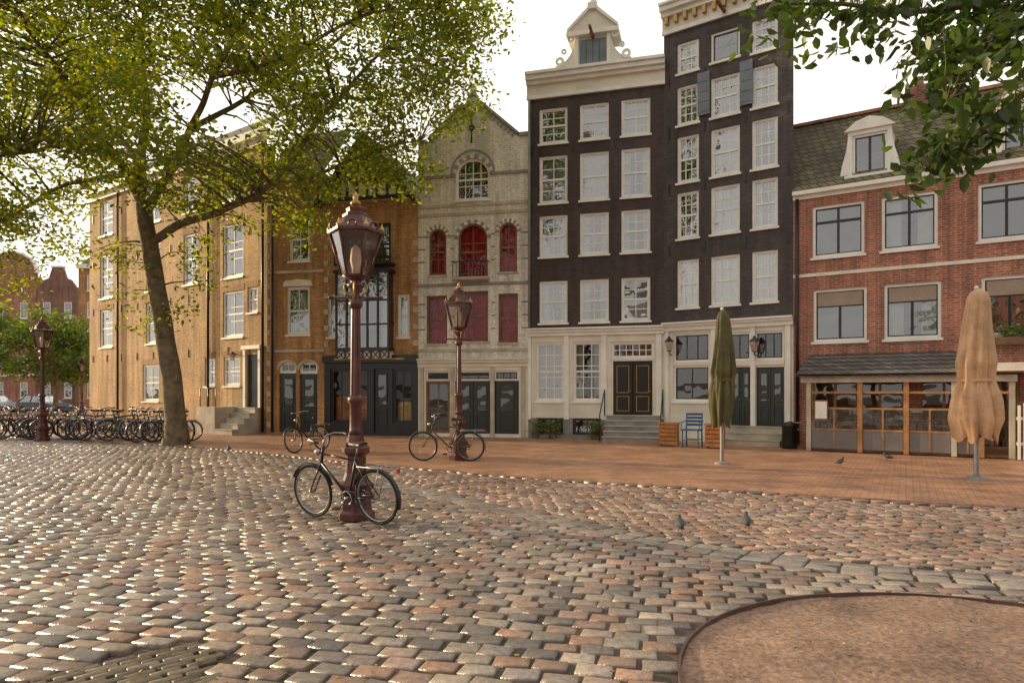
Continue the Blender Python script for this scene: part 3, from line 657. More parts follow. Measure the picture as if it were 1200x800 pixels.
# ================================================================ distant houses
def far_house(x0,Y,w,h,th,m,kind):
    b=Bld('gabled_town_house',(x0,Y),th)
    n=max(2,int(w/2)); ops=[]
    fl=int(h/3.1)
    for i in range(n):
        for j in range(fl):
            uc=(i+.5)*w/n; ops.append((uc-.5,uc+.5,1+j*3.1,2.9+j*3.1))
    b.wall('front_wall',m,0,w,0,h,ops)
    for o in ops: b.window(*o,nx=2,ny=2,fw=.12,curtain='none')
    if kind==0: b.prism('gable',m,[(0,h),(w,h),(w*.8,h+1.4),(w*.7,h+1.6),(w*.62,h+2.8),(w*.38,h+2.8),(w*.3,h+1.6),(w*.2,h+1.4)],0,.4); b.box('gable_cap',WHITE,w*.36,w*.64,-.1,.5,h+2.8,h+3.0)
    elif kind==1:
        b.box('cornice',WHITE,0,w,-.4,.2,h,h+.5); b.P('roof').add(TILEG,[(0,.2,h+.5),(w,.2,h+.5),(w,3,h+2.6),(0,3,h+2.6)],[(0,1,2,3)])
    else:
        P=[(0,h)]+[(w/2-w/2*math.cos(t*math.pi/10),h+.6+2.4*math.sin(t*math.pi/10)) for t in range(11)]+[(w,h)]
        b.prism('gable',m,P,0,.4); b.ringseg('gable_cap',WHITE,w/2,h+.6,w/2,2.4,.2,-.1,.45)
    b.box('ground_band',CREAM,0,w,-.1,-.003,3.55,3.85)
    b.shell(m,w,h,9); b.finish()
xs=-92; kinds=[1,0,2,1,0,2,0,1]
for i in range(8):
    ww=[6.5,5.5,6,7,5.5,6,5.2,6][i]; far_house(xs,82-i*.4,ww-.02,[13,12.5,14.5,14,14.2,15,13.4,16][i],4,[BRK_FAR,BRK_GOLD2,BRK_FAR,BRK_DARK,BRK_FAR,BRK_RED,BRK_FAR,BRK_GOLD2][i],kinds[i]); xs+=ww
# houses on the opposite side of the square (seen in the window reflections)
xs=34
for i in range(8):
    ww=[7,6,8,6,7,6.5,7,6][i]; far_house(xs,-34,ww-.02,[11,9.5,12,10,9,11.5,10,12][i],180,[BRK_RED,BRK_BLACK,BRK_FAR,BRK_GOLD2,BRK_RED,BRK_DARK,BRK_FAR,BRK_RED][i],kinds[i]); xs-=ww

# ================================================================ ground
def spl(P,n=24):
    out=[];P=[Vector(p) for p in P]
    for i in range(len(P)-1):
        p0,p1,p2,p3=P[max(i-1,0)],P[i],P[i+1],P[min(i+2,len(P)-1)]
        for k in range(n):
            t=k/n; out.append(.5*((2*p1)+(p2-p0)*t+(2*p0-5*p1+4*p2-p3)*t*t+(3*p1-p0-3*p2+p3)*t**3))
    out.append(P[-1]); return out
K=[(-75,56),(-40,37),(-18.7,25.6),(-9.4,20.6),(-2.44,15.1),(2.5,12.1),(7.17,9.6),(14,6),(26,0)]
Kc=spl(K); kx=np.array([p.x for p in Kc]); ky=np.array([p.y for p in Kc])
G=[(-5.2,17.0),(-3.7,14.3),(-1.95,12.0),(1.02,8.3),(2.8,6.75),(4.4,5.95),(7,5.1),(13,3.6)]
Gc=spl(G); gx=np.array([p.x for p in Gc]); gy=np.array([p.y for p in Gc])
SOIL=mat('joint_sand',(.085,.068,.048),.95,.35,1.2,bump=.5,bs=50)
me=mkmesh('ground',[(-500,-300,-.03),(500,-300,-.03),(500,700,-.03),(-500,700,-.03)],[(0,1,2,3)],[SOIL]); obj('ground',me)
vs=[];fs=[]
for i,p in enumerate(Kc):
    vs+=[(p.x,p.y,SW),(p.x+18,p.y+36,SW),(p.x,p.y,-.05)]
for i in range(len(Kc)-1):
    a=3*i;c=3*i+3; fs+=[(a,c,c+1,a+1),(a+2,c+2,c,a)]
obj('sidewalk',mkmesh('sidewalk',vs,fs,[PAVE]))
def stones(name,cx,cy,ang,hl,hw,col,lowz=-.04,mt=None,h=.0,rgh=1):
    n=len(cx); ang=np.broadcast_to(ang,(n,)).copy(); hl=np.broadcast_to(hl,(n,))*NR.uniform(.92,1.03,n); hw=np.broadcast_to(hw,(n,))*NR.uniform(.93,1.03,n)
    ang+=NR.normal(0,.028,n)
    z=NR.normal(0,.0035,n)*rgh+h+.010*np.sin(cx*.9+1)*np.cos(cy*.7)+.006*np.sin(cx*2.1+cy*1.7)
    ca,sa=np.cos(ang),np.sin(ang); tx=NR.normal(0,.025,n)*rgh; ty=NR.normal(0,.038,n)*rgh
    V=np.zeros((n,16,3)); sg=[(-1,-1),(1,-1),(1,1),(-1,1)]
    rings=[(1.0,lowz,0),(.98,-.013,1),(.88,-.004,1),(.62,0.002,1)]
    jit=NR.uniform(-.09,.09,(n,4,2))
    for r,(s,dz,rel) in enumerate(rings):
        for k,(a,b_) in enumerate(sg):
            ins=(1-s)*hw
            lx=a*(hl-ins)*(1+jit[:,k,0]*.5); ly=b_*(hw-ins)*(1+jit[:,k,1])
            V[:,r*4+k,0]=cx+lx*ca-ly*sa; V[:,r*4+k,1]=cy+lx*sa+ly*ca
            V[:,r*4+k,2]=(dz+(z+lx*tx+ly*ty)) if rel else dz
    f=[]
    for r in range(3):
        for k in range(4): k2=(k+1)%4; f.append((r*4+k,r*4+k2,(r+1)*4+k2,(r+1)*4+k))
    f.append((12,13,14,15)); f=np.array(f); nf=len(f)
    FA=(f[None]+16*np.arange(n)[:,None,None]).reshape(-1)
    me=bpy.data.meshes.new(name); me.vertices.add(n*16); me.vertices.foreach_set('co',V.reshape(-1))
    me.loops.add(len(FA)); me.loops.foreach_set('vertex_index',FA.astype(np.int32)); me.polygons.add(n*nf)
    me.polygons.foreach_set('loop_start',np.arange(0,n*nf*4,4,dtype=np.int32)); me.polygons.foreach_set('loop_total',np.full(n*nf,4,dtype=np.int32))
    me.polygons.foreach_set('use_smooth',np.ones(n*nf,dtype=bool))
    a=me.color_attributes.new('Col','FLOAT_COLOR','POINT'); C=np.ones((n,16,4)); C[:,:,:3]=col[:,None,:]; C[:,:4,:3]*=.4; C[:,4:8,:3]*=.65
    a.data.foreach_set('color',C.reshape(-1)); me.materials.append(mt or SETT); me.update(calc_edges=True); me.validate(); return obj(name,me)
PAL=np.array([(.31,.265,.22),(.24,.205,.18),(.34,.255,.20),(.32,.215,.165),(.39,.32,.25),(.19,.165,.15),(.35,.285,.235),(.29,.21,.175),(.37,.23,.165)])
def pal(n,P=PAL,k=.17,w=None): return P[NR.choice(len(P),n,p=w)]*NR.normal(1,k,(n,1)).clip(.55,1.5)
def field(name,cx,cy,rx,ry,ang,L,Wd,mask,cols=PAL,h=0,gap=.018,w=None,wav=0.0,rgh=1):
    nj=int(ry/Wd); ni=int(rx/L)
    J,I=np.meshgrid(np.arange(-nj,nj+1),np.arange(-ni,ni+1),indexing='ij')
    roff=NR.uniform(-.16,.16,2*nj+1)[:,None]
    u=(I+.5*(J%2)+roff)*L+NR.normal(0,.012,I.shape); v=J*Wd+NR.normal(0,.004,I.shape)*rgh+wav*np.sin(u*.35)+wav*.5*np.sin(u*.9+2)
    X=cx+u*math.cos(ang)-v*math.sin(ang); Y=cy+u*math.sin(ang)+v*math.cos(ang)
    X=X.ravel();Y=Y.ravel(); k=mask(X,Y); X=X[k];Y=Y[k]
    c=pal(len(X),cols,w=w)
    return stones(name,X,Y,ang,L/2-gap/2,Wd/2-gap/2,c,h=h,rgh=rgh)
PC=np.array((-2.03,4.63)); E=np.array([[-.73,.43],[-.68,-.9]]); Ei=np.linalg.inv(E)
def inpatch(X,Y,mg=0):
    q=Ei@np.stack([X-PC[0],Y-PC[1]]); return (q[0]>-mg)&(q[0]<2.4+mg)&(q[1]>-mg)&(q[1]<2.2+mg)
def kY(X): return np.interp(X,kx,ky)
def gY(X): return np.interp(X,gx,gy)
CC=(2.9,3.6); CR=1.95
def mA(X,Y): 
    r=np.hypot(X-CC[0],Y-CC[1])
    return (Y<kY(X)-.16)&((X<gx[0])|(Y<gY(X)-.32))&(r>CR+.08)&(~inpatch(X,Y,.02))&(X>-34)&(X<9)&(Y>-2.5)
def mB(X,Y): return (X>gx[0]-.0)&(Y>gY(X)+.32)&(Y<kY(X)-.16)&(X<14)
def mP(X,Y): return inpatch(X,Y)
field('cobblestone_square',-12,14,34,30,rad(-13),.25,.165,mA,wav=.12)
field('cobblestone_road',4,9,16,12,rad(-38),.22,.13,mB,cols=PAL*np.array([1.06,.95,.90]),wav=.05)
field('brick_gutter_patch',-2.8,3.6,3,3,rad(43),.19,.06,mP,cols=np.array([(.17,.13,.08),(.14,.11,.08),(.20,.155,.10)]),gap=.010,h=-.006,rgh=.35)
def along(P,step,off,hl,hw,name,cols,h=0):
    P=[Vector((p.x,p.y)) for p in P]; cx=[];cy=[];an=[]; d=0; nxt=step/2
    for i in range(len(P)-1):
        s=(P[i+1]-P[i]); L=s.length
        while nxt<d+L:
            q=P[i]+s*((nxt-d)/L); n=Vector((-s.y,s.x)).normalized(); q+=n*off; cx.append(q.x);cy.append(q.y);an.append(math.atan2(s.y,s.x)); nxt+=step
        d+=L
    n=len(cx); return stones(name,np.array(cx),np.array(cy),np.array(an),hl,hw,pal(n,cols,.12),h=h)
GP=np.array([(.30,.265,.23),(.26,.225,.195),(.34,.285,.24)])
along(Gc,.30,.12,.144,.11,'gutter_stones',GP,.0); along(Gc,.30,-.12,.144,.11,'gutter_stones',GP,.0)
along(Kc[24:],.26,-.07,.122,.06,'kerb_stones',np.array([(.24,.17,.14),(.28,.18,.14),(.2,.15,.13)]),SW-.008)
nr,na=26,96; vs=[];fs=[]
for i in range(nr+1):
    for k in range(na):
        r=CR*i/nr; a=2*math.pi*k/na; x=CC[0]+r*math.cos(a); y=CC[1]+r*math.sin(a)
        vs.append((x,y,.0+.03*noise.noise((x*1.3,y*1.3,0))+.014*noise.noise((x*7,y*7,1))))
for i in range(nr):
    for k in range(na): k2=(k+1)%na; fs.append((i*na+k,i*na+k2,(i+1)*na+k2,(i+1)*na+k))
DIRT=mat('packed_dirt',(.26,.165,.115),.95,.35,1.6,bump=1,bs=28,fine=.35)
obj('tree_pit_dirt',mkmesh('tree_pit_dirt',vs,fs,[DIRT],smooth=True))
RUST=mat('rusty_edging',(.10,.055,.045),.7,.3,5)
n=96; vs=[];fs=[]
for k in range(n):
    a=2*math.pi*k/n
    for r,z in((CR+.002,-.04),(CR+.002,.028),(CR+.018,.028),(CR+.018,-.04)): vs.append((CC[0]+r*math.cos(a),CC[1]+r*math.sin(a),z))
for k in range(n):
    k2=(k+1)%n
    for q in range(4): q2=(q+1)%4; fs.append((k*4+q,k*4+q2,k2*4+q2,k2*4+q))
obj('steel_edging',mkmesh('steel_edging',vs,fs,[RUST]))
def litter(name,n,region,size,cols,mt,z=.01):
    V=[];Fc=[];C=[]
    for i in range(n):
        x,y=region(); zz=z if y<np.interp(x,kx,ky) else SW+.004
        a=R.uniform(0,6.28); s=size*R.uniform(.6,1.3); c=cols[R.randrange(len(cols))]; k=R.uniform(.7,1.3)
        o=len(V); d=Vector((math.cos(a),math.sin(a),0)); e=Vector((-d.y,d.x,0)); p=Vector((x,y,zz+.006))
        V+=[p,p+d*s*.5+e*s*.28+Vector((0,0,.012*R.random())),p+d*s+Vector((0,0,.012*R.random())),p+d*s*.5-e*s*.28]; Fc.append((o,o+1,o+2,o+3)); C+=[(c[0]*k,c[1]*k,c[2]*k,1)]*4
    me=mkmesh(name,V,Fc,[mt]); at=me.color_attributes.new('Col','FLOAT_COLOR','POINT'); at.data.foreach_set('color',[q for c in C for q in c]); obj(name,me)
def reg():
    y=3.4+R.random()**1.6*18; return R.uniform(-.75,.75)*y,y
YL=[(.35,.22,.04),(.28,.2,.05),(.2,.1,.04),(.15,.18,.04)]
LIT=attrmat('litter_leaf',.7)
litter('fallen_leaves',260,reg,.045,YL,LIT)
def reg2():
    a=R.uniform(0,6.28); r=CR*math.sqrt(R.random())*.98; return CC[0]+r*math.cos(a),CC[1]+r*math.sin(a)
litter('dirt_debris',700,reg2,.02,[(.1,.07,.05),(.33,.25,.18),(.2,.12,.06)],LIT,z=.014)

# ================================================================ trees
def leafmesh(name,cl,per,sig,size,cols,parent,mt=None,droop=.25):
    n=sum(per) ; P=np.zeros((n,3)); tone=np.zeros(n); i=0
    for (c,q) in zip(cl,per):
        P[i:i+q]=np.array(c)+NR.normal(0,1,(q,3))*np.array(sig); tone[i:i+q]=NR.normal(0,.16)
        i+=q
    d=NR.normal(0,1,(n,3)); d[:,2]=d[:,2]*.5-droop; d/=np.linalg.norm(d,axis=1)[:,None]
    up=NR.normal(0,.7,(n,3)); up[:,2]+=1; s=np.cross(d,up); s/=np.linalg.norm(s,axis=1)[:,None]+1e-6
    nn=np.cross(s,d)
    L=size*NR.uniform(.65,1.3,n)[:,None]; cv=NR.uniform(.0,.12,n)[:,None]
    V=np.stack([P,P+d*L*.3+s*L*.26-nn*L*cv,P+d*L*.7+s*L*.2-nn*L*cv,P+d*L,P+d*L*.7-s*L*.2-nn*L*cv,P+d*L*.3-s*L*.26-nn*L*cv],1)
    f=np.array([(0,1,2,3),(0,3,4,5)]); FA=(f[None]+6*np.arange(n)[:,None,None]).reshape(-1)
    me=bpy.data.meshes.new(name); me.vertices.add(n*6); me.vertices.foreach_set('co',V.reshape(-1)); me.loops.add(len(FA)); me.loops.foreach_set('vertex_index',FA.astype(np.int32))
    me.polygons.add(2*n); me.polygons.foreach_set('loop_start',np.arange(0,8*n,4,dtype=np.int32)); me.polygons.foreach_set('loop_total',np.full(2*n,4,dtype=np.int32))
    cols=np.array(cols); c=cols[NR.choice(len(cols),n)]*(1+tone+NR.normal(0,.15,n)).clip(.45,1.7)[:,None]
    C=np.ones((n,6,4)); C[:,:,:3]=c[:,None,:]
    a=me.color_attributes.new('Col','FLOAT_COLOR','POINT'); a.data.foreach_set('color',C.reshape(-1)); me.materials.append(mt or LEAF); me.update(calc_edges=True)
    return obj(name,me,parent)
LC=[(.08,.12,.018),(.095,.135,.02),(.12,.15,.024),(.06,.10,.016),(.135,.155,.024)]
def tree(name,limbs,clusters,per,sig,size,cols=LC,twr=.03,droop=.25,twn=4,mt=None):
    e=bpy.data.objects.new(name,None); COL.objects.link(e)
    mb=MB(); pts=[]
    for L,r0,r1 in limbs:
        L=spl(L,6); n=len(L)
        L=[p+Vector((noise.noise(p*.8),noise.noise(p*.8+Vector((5,5,5))),0))*.12*(1 if i>3 else 0) for i,p in enumerate(L)]
        rs=[r0+(r1-r0)*(i/(n-1))**.8 for i in range(n)]
        mb.tube(BARK,L,rs,10)
        pts+=[(p,r) for p,r in zip(L[3:],rs[3:])]
    T=np.array([tuple(p) for p,_ in pts])
    for c in clusters:
        dd=np.linalg.norm(T-np.array(c),axis=1)+np.maximum(0,T[:,2]-c[2])*.8
        k=int(np.argmin(dd)); p=pts[k][0]; c=Vector(c); m=(p+c)/2+Vector((R.uniform(-.3,.3),R.uniform(-.3,.3),R.uniform(0,.5)))*min(1,(c-p).length/2)
        r=min(pts[k][1]*.7,twr*(.5+(c-p).length*.35))
        mb.tube(BARK,[p,(p+m)/2+Vector((R.uniform(-.1,.1),0,.05)),m,(m+c)/2+Vector((0,0,.08)),c],[r,r*.8,r*.6,r*.4,r*.2],twn)
    obj('trunk_and_limbs',mb.mesh('trunk_and_limbs'),e)
    leafmesh('foliage',clusters,per,sig,size,cols,e,droop=droop,mt=mt); return e
def T(x,y,Y=21.6): return tuple(W(x,y,Y))
limbs=[
 ([T(206,521),T(204,480),T(199,430),T(190,370),T(181,320),T(173,270),T(168,235)],.34,.23),
 ([T(206,523),T(206,512),T(204,495)],.46,.33),
 ([T(170,245),T(150,205),T(118,160,20.6),T(85,110,19.6),T(50,60,18.5),T(10,0,17.5)],.18,.05),
 ([T(168,240),T(165,190,22),T(172,120,22.4),T(165,50,22.8),T(175,-30,23),T(165,-120,23)],.18,.05),
 ([T(171,250),T(190,215,21.4),T(225,150,20.8),T(250,90,20),T(290,20,19.4),T(330,-60,19)],.15,.04),
 ([T(176,285),T(215,262,21.4),T(265,245,21),T(320,215,20.6),T(360,165,20.2),T(400,110,19.8),T(450,60,19.5)],.15,.04),
 ([T(320,215,20.6),T(370,205,20.3),T(430,180,20),T(490,165,19.8)],.08,.02),
 ([T(118,160,20.6),T(70,170,19.5),T(20,180,18),T(-40,190,17)],.1,.03),
 ([T(250,90,20),T(330,70,19.5),T(420,20,19),T(510,10,18.8)],.09,.02),
 ([T(165,190,22),T(110,120,24),T(80,40,25),T(60,-60,26)],.12,.03),
 ([T(225,150,20.8),T(300,110,23),T(380,60,24.5),T(470,-20,25)],.1,.03),
 ([T(150,205),T(80,215,21),T(20,250,20.5),T(-30,270,20)],.09,.02),
]
low_x=[-160,-60,0,60,95,130,180,250,330,400,450,480,520,560,580]
low_y=[300,320,320,285,225,215,262,262,268,235,220,205,180,110,0]
cl=[]
while len(cl)<1080:
    x=R.uniform(-130,575); y=R.uniform(-260,315)
    lo=np.interp(x,low_x,low_y)
    if y>lo-12: continue
    rx=(x-205)/390; rz=(y-10)/300
    if rx*rx+max(0,-rz)**2*1.0>1.05: continue
    hd=5.2*math.sqrt(max(.08,1-min(1,rx*rx*.8+rz*rz*.6)))
    Y=20+R.uniform(-1,1)*hd
    p=Vector(((x-600)/40,Y,CAMH+(HZ-y)/40))
    if noise.noise(p*.5)<-.14 or noise.noise(p*1.1+Vector((9,3,1)))<-.25: continue
    cl.append(tuple(p))
for x,y in((150,310),(225,300),(235,330),(150,345),(210,365),(135,290),(245,285),(165,380),(25,330),(5,345),(40,300)): cl.append(T(x,y,21.3))
per=[int(R.uniform(70,135)) for _ in cl]
tree('elm_tree',limbs,cl,per,(.38,.38,.24),.155)
def simple_tree(name,x,y,h,r,ncl,pc,size,cols=LC,sig=.5):
    b0=Vector((x,y,0)); limbs=[([b0,b0+Vector((.1,0,h*.2)),b0+Vector((0,.1,h*.45)),b0+Vector((.1,0,h*.8))],.03*h,.01*h)]
    for k in range(6):
        a=k*1.05+R.uniform(-.3,.3); z=h*R.uniform(.3,.45)
        limbs.append(([b0+Vector((0,0,z)),b0+Vector((math.cos(a)*r*.4,math.sin(a)*r*.4,z+h*.15)),b0+Vector((math.cos(a)*r*.8,math.sin(a)*r*.8,z+h*.28))],.014*h,.003*h))
    cl=[]
    while len(cl)<ncl:
        q=Vector((R.uniform(-1,1),R.uniform(-1,1),R.uniform(-1,1)))
        if q.length>1 or q.length<.25 or noise.noise(q*2.2+b0)<-.08: continue
        cl.append((x+q.x*r,y+q.y*r,h*.65+q.z*h*.36))
    return tree(name,limbs,cl,[int(pc*R.uniform(.7,1.3)) for _ in cl],(sig,sig,sig*.6),size,cols)
DG=[(.04,.075,.02),(.05,.09,.02),(.065,.10,.025)]
for x,y,h,r in((-40,52,8.5,3.2),(-33.5,50,8,2.8),(-50,60,9,4),(-58,66,10,4),(-45,70,8,3.5),(6,-24,10,5),(-8,-26,9,4.5),(18,-22,10,5)): simple_tree('linden_tree',x,y,h,r,70,60,.32,DG,.45)
lim=[([(9.5,7.2,0),(9.4,7.1,2.5),(9.1,7,5),(9,7,8)],.3,.14)]
BR_=[[(1330,-90,6.6),(1200,-10,6.0),(1130,8,5.8),(1060,12,5.7),(990,4,5.6),(930,2,5.5),(893,-8,5.4)],
     [(1340,0,6.4),(1210,30,6.0),(1150,48,5.8),(1090,62,5.6),(1045,82,5.5)],
     [(1340,60,6.3),(1215,105,5.8),(1160,145,5.6),(1120,175,5.5),(1095,195,5.4)],
     [(1320,-160,6.8),(1150,-90,6.4),(1020,-50,6.2),(920,-40,6.0)],
     [(1200,-10,6.0),(1160,40,5.5),(1125,100,5.2),(1110,120,5.1)]]
cl=[]
for B in BR_:
    P=[W(*q) for q in B]; base=[Vector((9.1,7,4.6))] if B[0][0]>1300 else []
    lim.append((base+P,.05 if base else .015,.006))
    S=spl(P,8)
    for i,p in enumerate(S):
        f=i/len(S); 
        for _ in range(2 if f<.7 else 1): cl.append(tuple(p+Vector((R.gauss(0,.11),R.gauss(0,.25),R.gauss(-.02,.09)))))
tree('overhanging_tree',lim,cl,[R.randint(6,12) for _ in cl],(.10,.12,.07),.125,[(.045,.085,.02),(.06,.10,.022),(.04,.07,.018)],twr=.008,droop=.7,twn=4,mt=LEAFD)
def plant(name,x,y,z,w,h,n,size,cols=DG):
    e=bpy.data.objects.new(name,None); COL.objects.link(e)
    mb=MB(); cl=[]
    for i in range(n):
        c=Vector((x+R.uniform(-w,w),y+R.uniform(-.15,.15),z+h*R.uniform(.3,1))); cl.append(tuple(c)); mb.tube(BARK,[(c.x*.7+x*.3,y,z-.02),tuple(c)],.008,4)
    obj('stems',mb.mesh('stems'),e); leafmesh('foliage',cl,[14]*len(cl),(.09,.07,.08),size,cols,e)
PG=[(.08,.13,.03),(.1,.15,.03),(.06,.1,.02)]
for x,Y in((626,24.2),(648,24.0),(697,23.6)): p=W(x,515,Y); plant('potted_shrub',p.x,p.y,SW,.22,.6,14,.1,PG)
ua,ub,zz=WBOX
for k in range(3):
    uu=ua+(ub-ua)*(k+.5)/3; X=BR.PL[0]+uu*BR.a[0]-.19*BR.n[0]; Yp=BR.PL[1]+uu*BR.a[1]-.19*BR.n[1]; plant('window_box_plant',X,Yp,zz,.25,.25,12,.07,PG)

# ================================================================ street lamps
def lamp_mesh():
    m=MB()
    m.lathe(IRON,[(.25,0),(.25,.08),(.21,.12),(.2,.2),(.2,.36),(.235,.4),(.235,.45),(.17,.5),(.14,.6),(.13,.82),(.18,.87),(.18,.93),(.12,.98),(.1,1.1)],8,smooth=False)
    m.lathe(IRON,[(.1,1.1),(.08,1.16),(.078,1.5),(.105,1.53),(.105,1.58),(.07,1.62)],16,rf=None,smooth=True)
    m.lathe(IRON,[(.066,1.62),(.055,2.75)],16,rf=lambda w,z:1+.09*math.cos(8*w))
    m.lathe(IRON,[(.055,2.75),(.09,2.79),(.09,2.84),(.055,2.88),(.05,2.98),(.11,3.04),(.12,3.07),(.06,3.1),(.1,3.14),(.19,3.17)],16,smooth=True)
    m.tube(IRON,[(-.32,0,2.9),(.32,0,2.9)],.018,6); m.ball(IRON,(-.33,0,2.9),.03,8); m.ball(IRON,(.33,0,2.9),.03,8)
    for k in range(4):
        a=k*math.pi/2; m.tube(GOLD,[(.055*math.cos(a),.055*math.sin(a),2.9),(.14*math.cos(a),.14*math.sin(a),2.98),(.15*math.cos(a),.15*math.sin(a),3.06),(.09*math.cos(a),.09*math.sin(a),3.1)],.014,5)
    n=6; zb,zt=3.18,3.74; rb,rt=.18,.34
    m.lathe(LGLASS,[(rb-.01,zb),(rt-.01,zt)],n)
    for k in range(n):
        a=2*math.pi*k/n; a2=2*math.pi*(k+1)/n
        m.tube(IRON,[(rb*math.cos(a),rb*math.sin(a),zb),(rt*math.cos(a),rt*math.sin(a),zt)],.016,5)
        for r,z in((rb,zb),(rt,zt)): m.tube(IRON,[(r*math.cos(a),r*math.sin(a),z),(r*math.cos(a2),r*math.sin(a2),z)],.018,5)
        m.lathe(GOLD,[(.03,zt+.03),(.038,zt+.06),(.016,zt+.10),(.005,zt+.14)],6,((rt+.0)*math.cos(a),(rt)*math.sin(a)))
        am=(a+a2)/2; q=rt*.88; m.ring(IRON,(q*math.cos(am),q*math.sin(am),zt+.075),.05,.012,'y',10,4)
    m.lathe(IRON,[(rt+.03,zt+.0),(rt+.03,zt+.035),(.26,zt+.09),(.2,zt+.2),(.17,zt+.22),(.17,zt+.25),(.12,zt+.28),(.13,zt+.33),(.06,zt+.37)],n)
    m.lathe(GOLD,[(.06,zt+.37),(.075,zt+.41),(.03,zt+.45),(.04,zt+.48),(.005,zt+.56)],8,smooth=True)
    m.lathe(WHITE,[(.05,zb),(.05,zb+.1),(.075,zb+.2),(.06,zb+.36),(.01,zb+.42)],10,smooth=True)
    return m.mesh('street_lamp')
LM=lamp_mesh()
for (x,y,z) in((-2.06,9.0,0),(-1.28,16.45,SW),(-16.1,23.4,0),(-31.5,50,SW)): o=obj('street_lamp',LM,loc=(x,y,z),rot=(0,0,R.uniform(0,1)))

# ================================================================ bicycles
RLIGHT=mat('rear_light_red',(.4,.02,.02),.3)
def bike_mesh(fm,basket=False):
    m=MB(); rw=.335; WB=1.12
    for cx in(0,WB):
        m.ring(RUBBER,(cx,0,.35),rw,.018,'y',40,8); m.ring(STEEL,(cx,0,.35),rw-.028,.011,'y',36,6)
        m.tube(STEEL,[(cx,-.045,.35),(cx,.045,.35)],.022,8)
        for k in range(18):
            a=2*math.pi*k/18; s=.03 if k%2 else -.03; m.tube(STEEL,[(cx+.02*math.cos(a+1),s,.35+.02*math.sin(a+1)),(cx+(rw-.03)*math.cos(a),0,.35+(rw-.03)*math.sin(a))],.0016,3)
    for cx,a0,a1 in((0,rad(20),rad(200)),(WB,rad(25),rad(165))):
        vs=[];fs=[];n=16
        for i in range(n+1):
            a=a0+(a1-a0)*i/n
            for dy,rr in((-.03,.372),(0,.382),(.03,.372)): vs.append((cx+rr*math.cos(a),dy,.35+rr*math.sin(a)))
        for i in range(n): fs+=[(3*i,3*i+1,3*i+4,3*i+3),(3*i+1,3*i+2,3*i+5,3*i+4)]
        m.add(fm,vs,fs,True)
    BB=(.47,0,.31); HB=(.91,0,.74); 
    m.tube(fm,[BB,(.27,0,.90)],.016,8); m.tube(fm,[(.31,0,.80),(.87,0,.86)],.015,8); m.tube(fm,[BB,HB],.018,8); m.tube(fm,[(.845,0,.97),(.92,0,.70)],.02,8)
    for s in(-.045,.045):
        m.tube(fm,[(0,s,.35),(.45,s*.6,.31)],.010,6); m.tube(fm,[(0,s,.35),(.30,s*.4,.80)],.009,6)
        m.tube(fm,[(.92,s*.7,.70),(.97,s,.60),(WB,s,.35)],[.014,.012,.009],6)
        m.tube(STEEL,[(0,s*1.2,.35),(-.13,s*1.6,.73)],.006,5); m.tube(STEEL,[(.22,s*1.6,.74),(-.36,s*1.6,.735)],.008,5)
    for x in(.1,-.1,-.3): m.tube(STEEL,[(x,-.07,.738),(x,.07,.738)],.006,5)
    m.tube(STEEL,[(.27,0,.88),(.25,0,.99)],.012,8)
    prof=[(.0,.09,0),(.06,.105,.01),(.14,.06,.0),(.22,.028,.0),(.28,.02,-.01)]
    vs=[];fs=[]
    for dx,hw,dz in prof:
        for q in range(8):
            a=2*math.pi*q/8; vs.append((.15+dx,hw*math.cos(a),1.01+dz+.028*math.sin(a)-(0.01 if math.sin(a)<0 else 0)))
    for i in range(len(prof)-1):
        for q in range(8): q2=(q+1)%8; fs.append((i*8+q,i*8+q2,(i+1)*8+q2,(i+1)*8+q))
    fs+=[tuple(range(8)),tuple(range(39,31,-1))]; m.add(LEATHER,vs,fs,True)
    m.tube(STEEL,[(.85,0,.95),(.82,0,1.07)],.012,8)
    for s in(-1,1):
        m.tube(STEEL,[(.82,0,1.07),(.87,s*.1,1.09),(.86,s*.22,1.1),(.76,s*.28,1.09),(.66,s*.285,1.07)],.011,6); m.tube(LEATHER,[(.75,s*.281,1.088),(.63,s*.287,1.066)],.017,6)
    m.ball(STEEL,(.96,0,.88),.045,10)
    m.tube(STEEL,[(.47,-.07,.31),(.47,.07,.31)],.02,8); m.ring(STEEL,(.47,.045,.31),.085,.008,'y',20,5)
    m.tube(STEEL,[(.47,.07,.31),(.58,.075,.19)],.01,5); m.tube(STEEL,[(.47,-.07,.31),(.36,-.075,.43)],.01,5)
    m.box(RUBBER,.54,.63,.08,.16,.175,.2); m.box(RUBBER,.31,.4,-.16,-.08,.42,.445)
    m.tube(fm,[(.0,.05,.39),(.47,.05,.41),(.57,.05,.34),(.5,.05,.22),(.0,.05,.30)],.009,5)
    m.tube(STEEL,[(.4,-.04,.27),(.36,-.14,.01)],.009,5)
    m.box(RLIGHT,-.4,-.38,-.025,.025,.68,.73)
    if basket:
        for z in(.82,.92,1.02): 
            m.tube(BROWNW,[(.95,-.16,z),(1.25,-.16,z),(1.25,.16,z),(.95,.16,z),(.95,-.16,z)],.007,4)
        for x,y in((.95,-.16),(1.05,-.16),(1.15,-.16),(1.25,-.16),(1.25,0),(1.25,.16),(1.15,.16),(1.05,.16),(.95,.16),(.95,0)): m.tube(BROWNW,[(x,y,.8),(x,y,1.03)],.006,4)
        m.box(BROWNW,.95,1.25,-.16,.16,.795,.805)
    return m.mesh('bicycle')
bm=[bike_mesh(mat('bike_paint_'+n,c,.35)) for n,c in(('black',(.015,.015,.016)),('green',(.02,.06,.04)),('red',(.25,.03,.02)),('blue',(.03,.07,.2)))]
bm.append(bike_mesh(mat('bike_paint_silver',(.35,.35,.36),.35),True)); bm.append(bike_mesh(mat('bike_paint_olive',(.07,.07,.03),.4)))
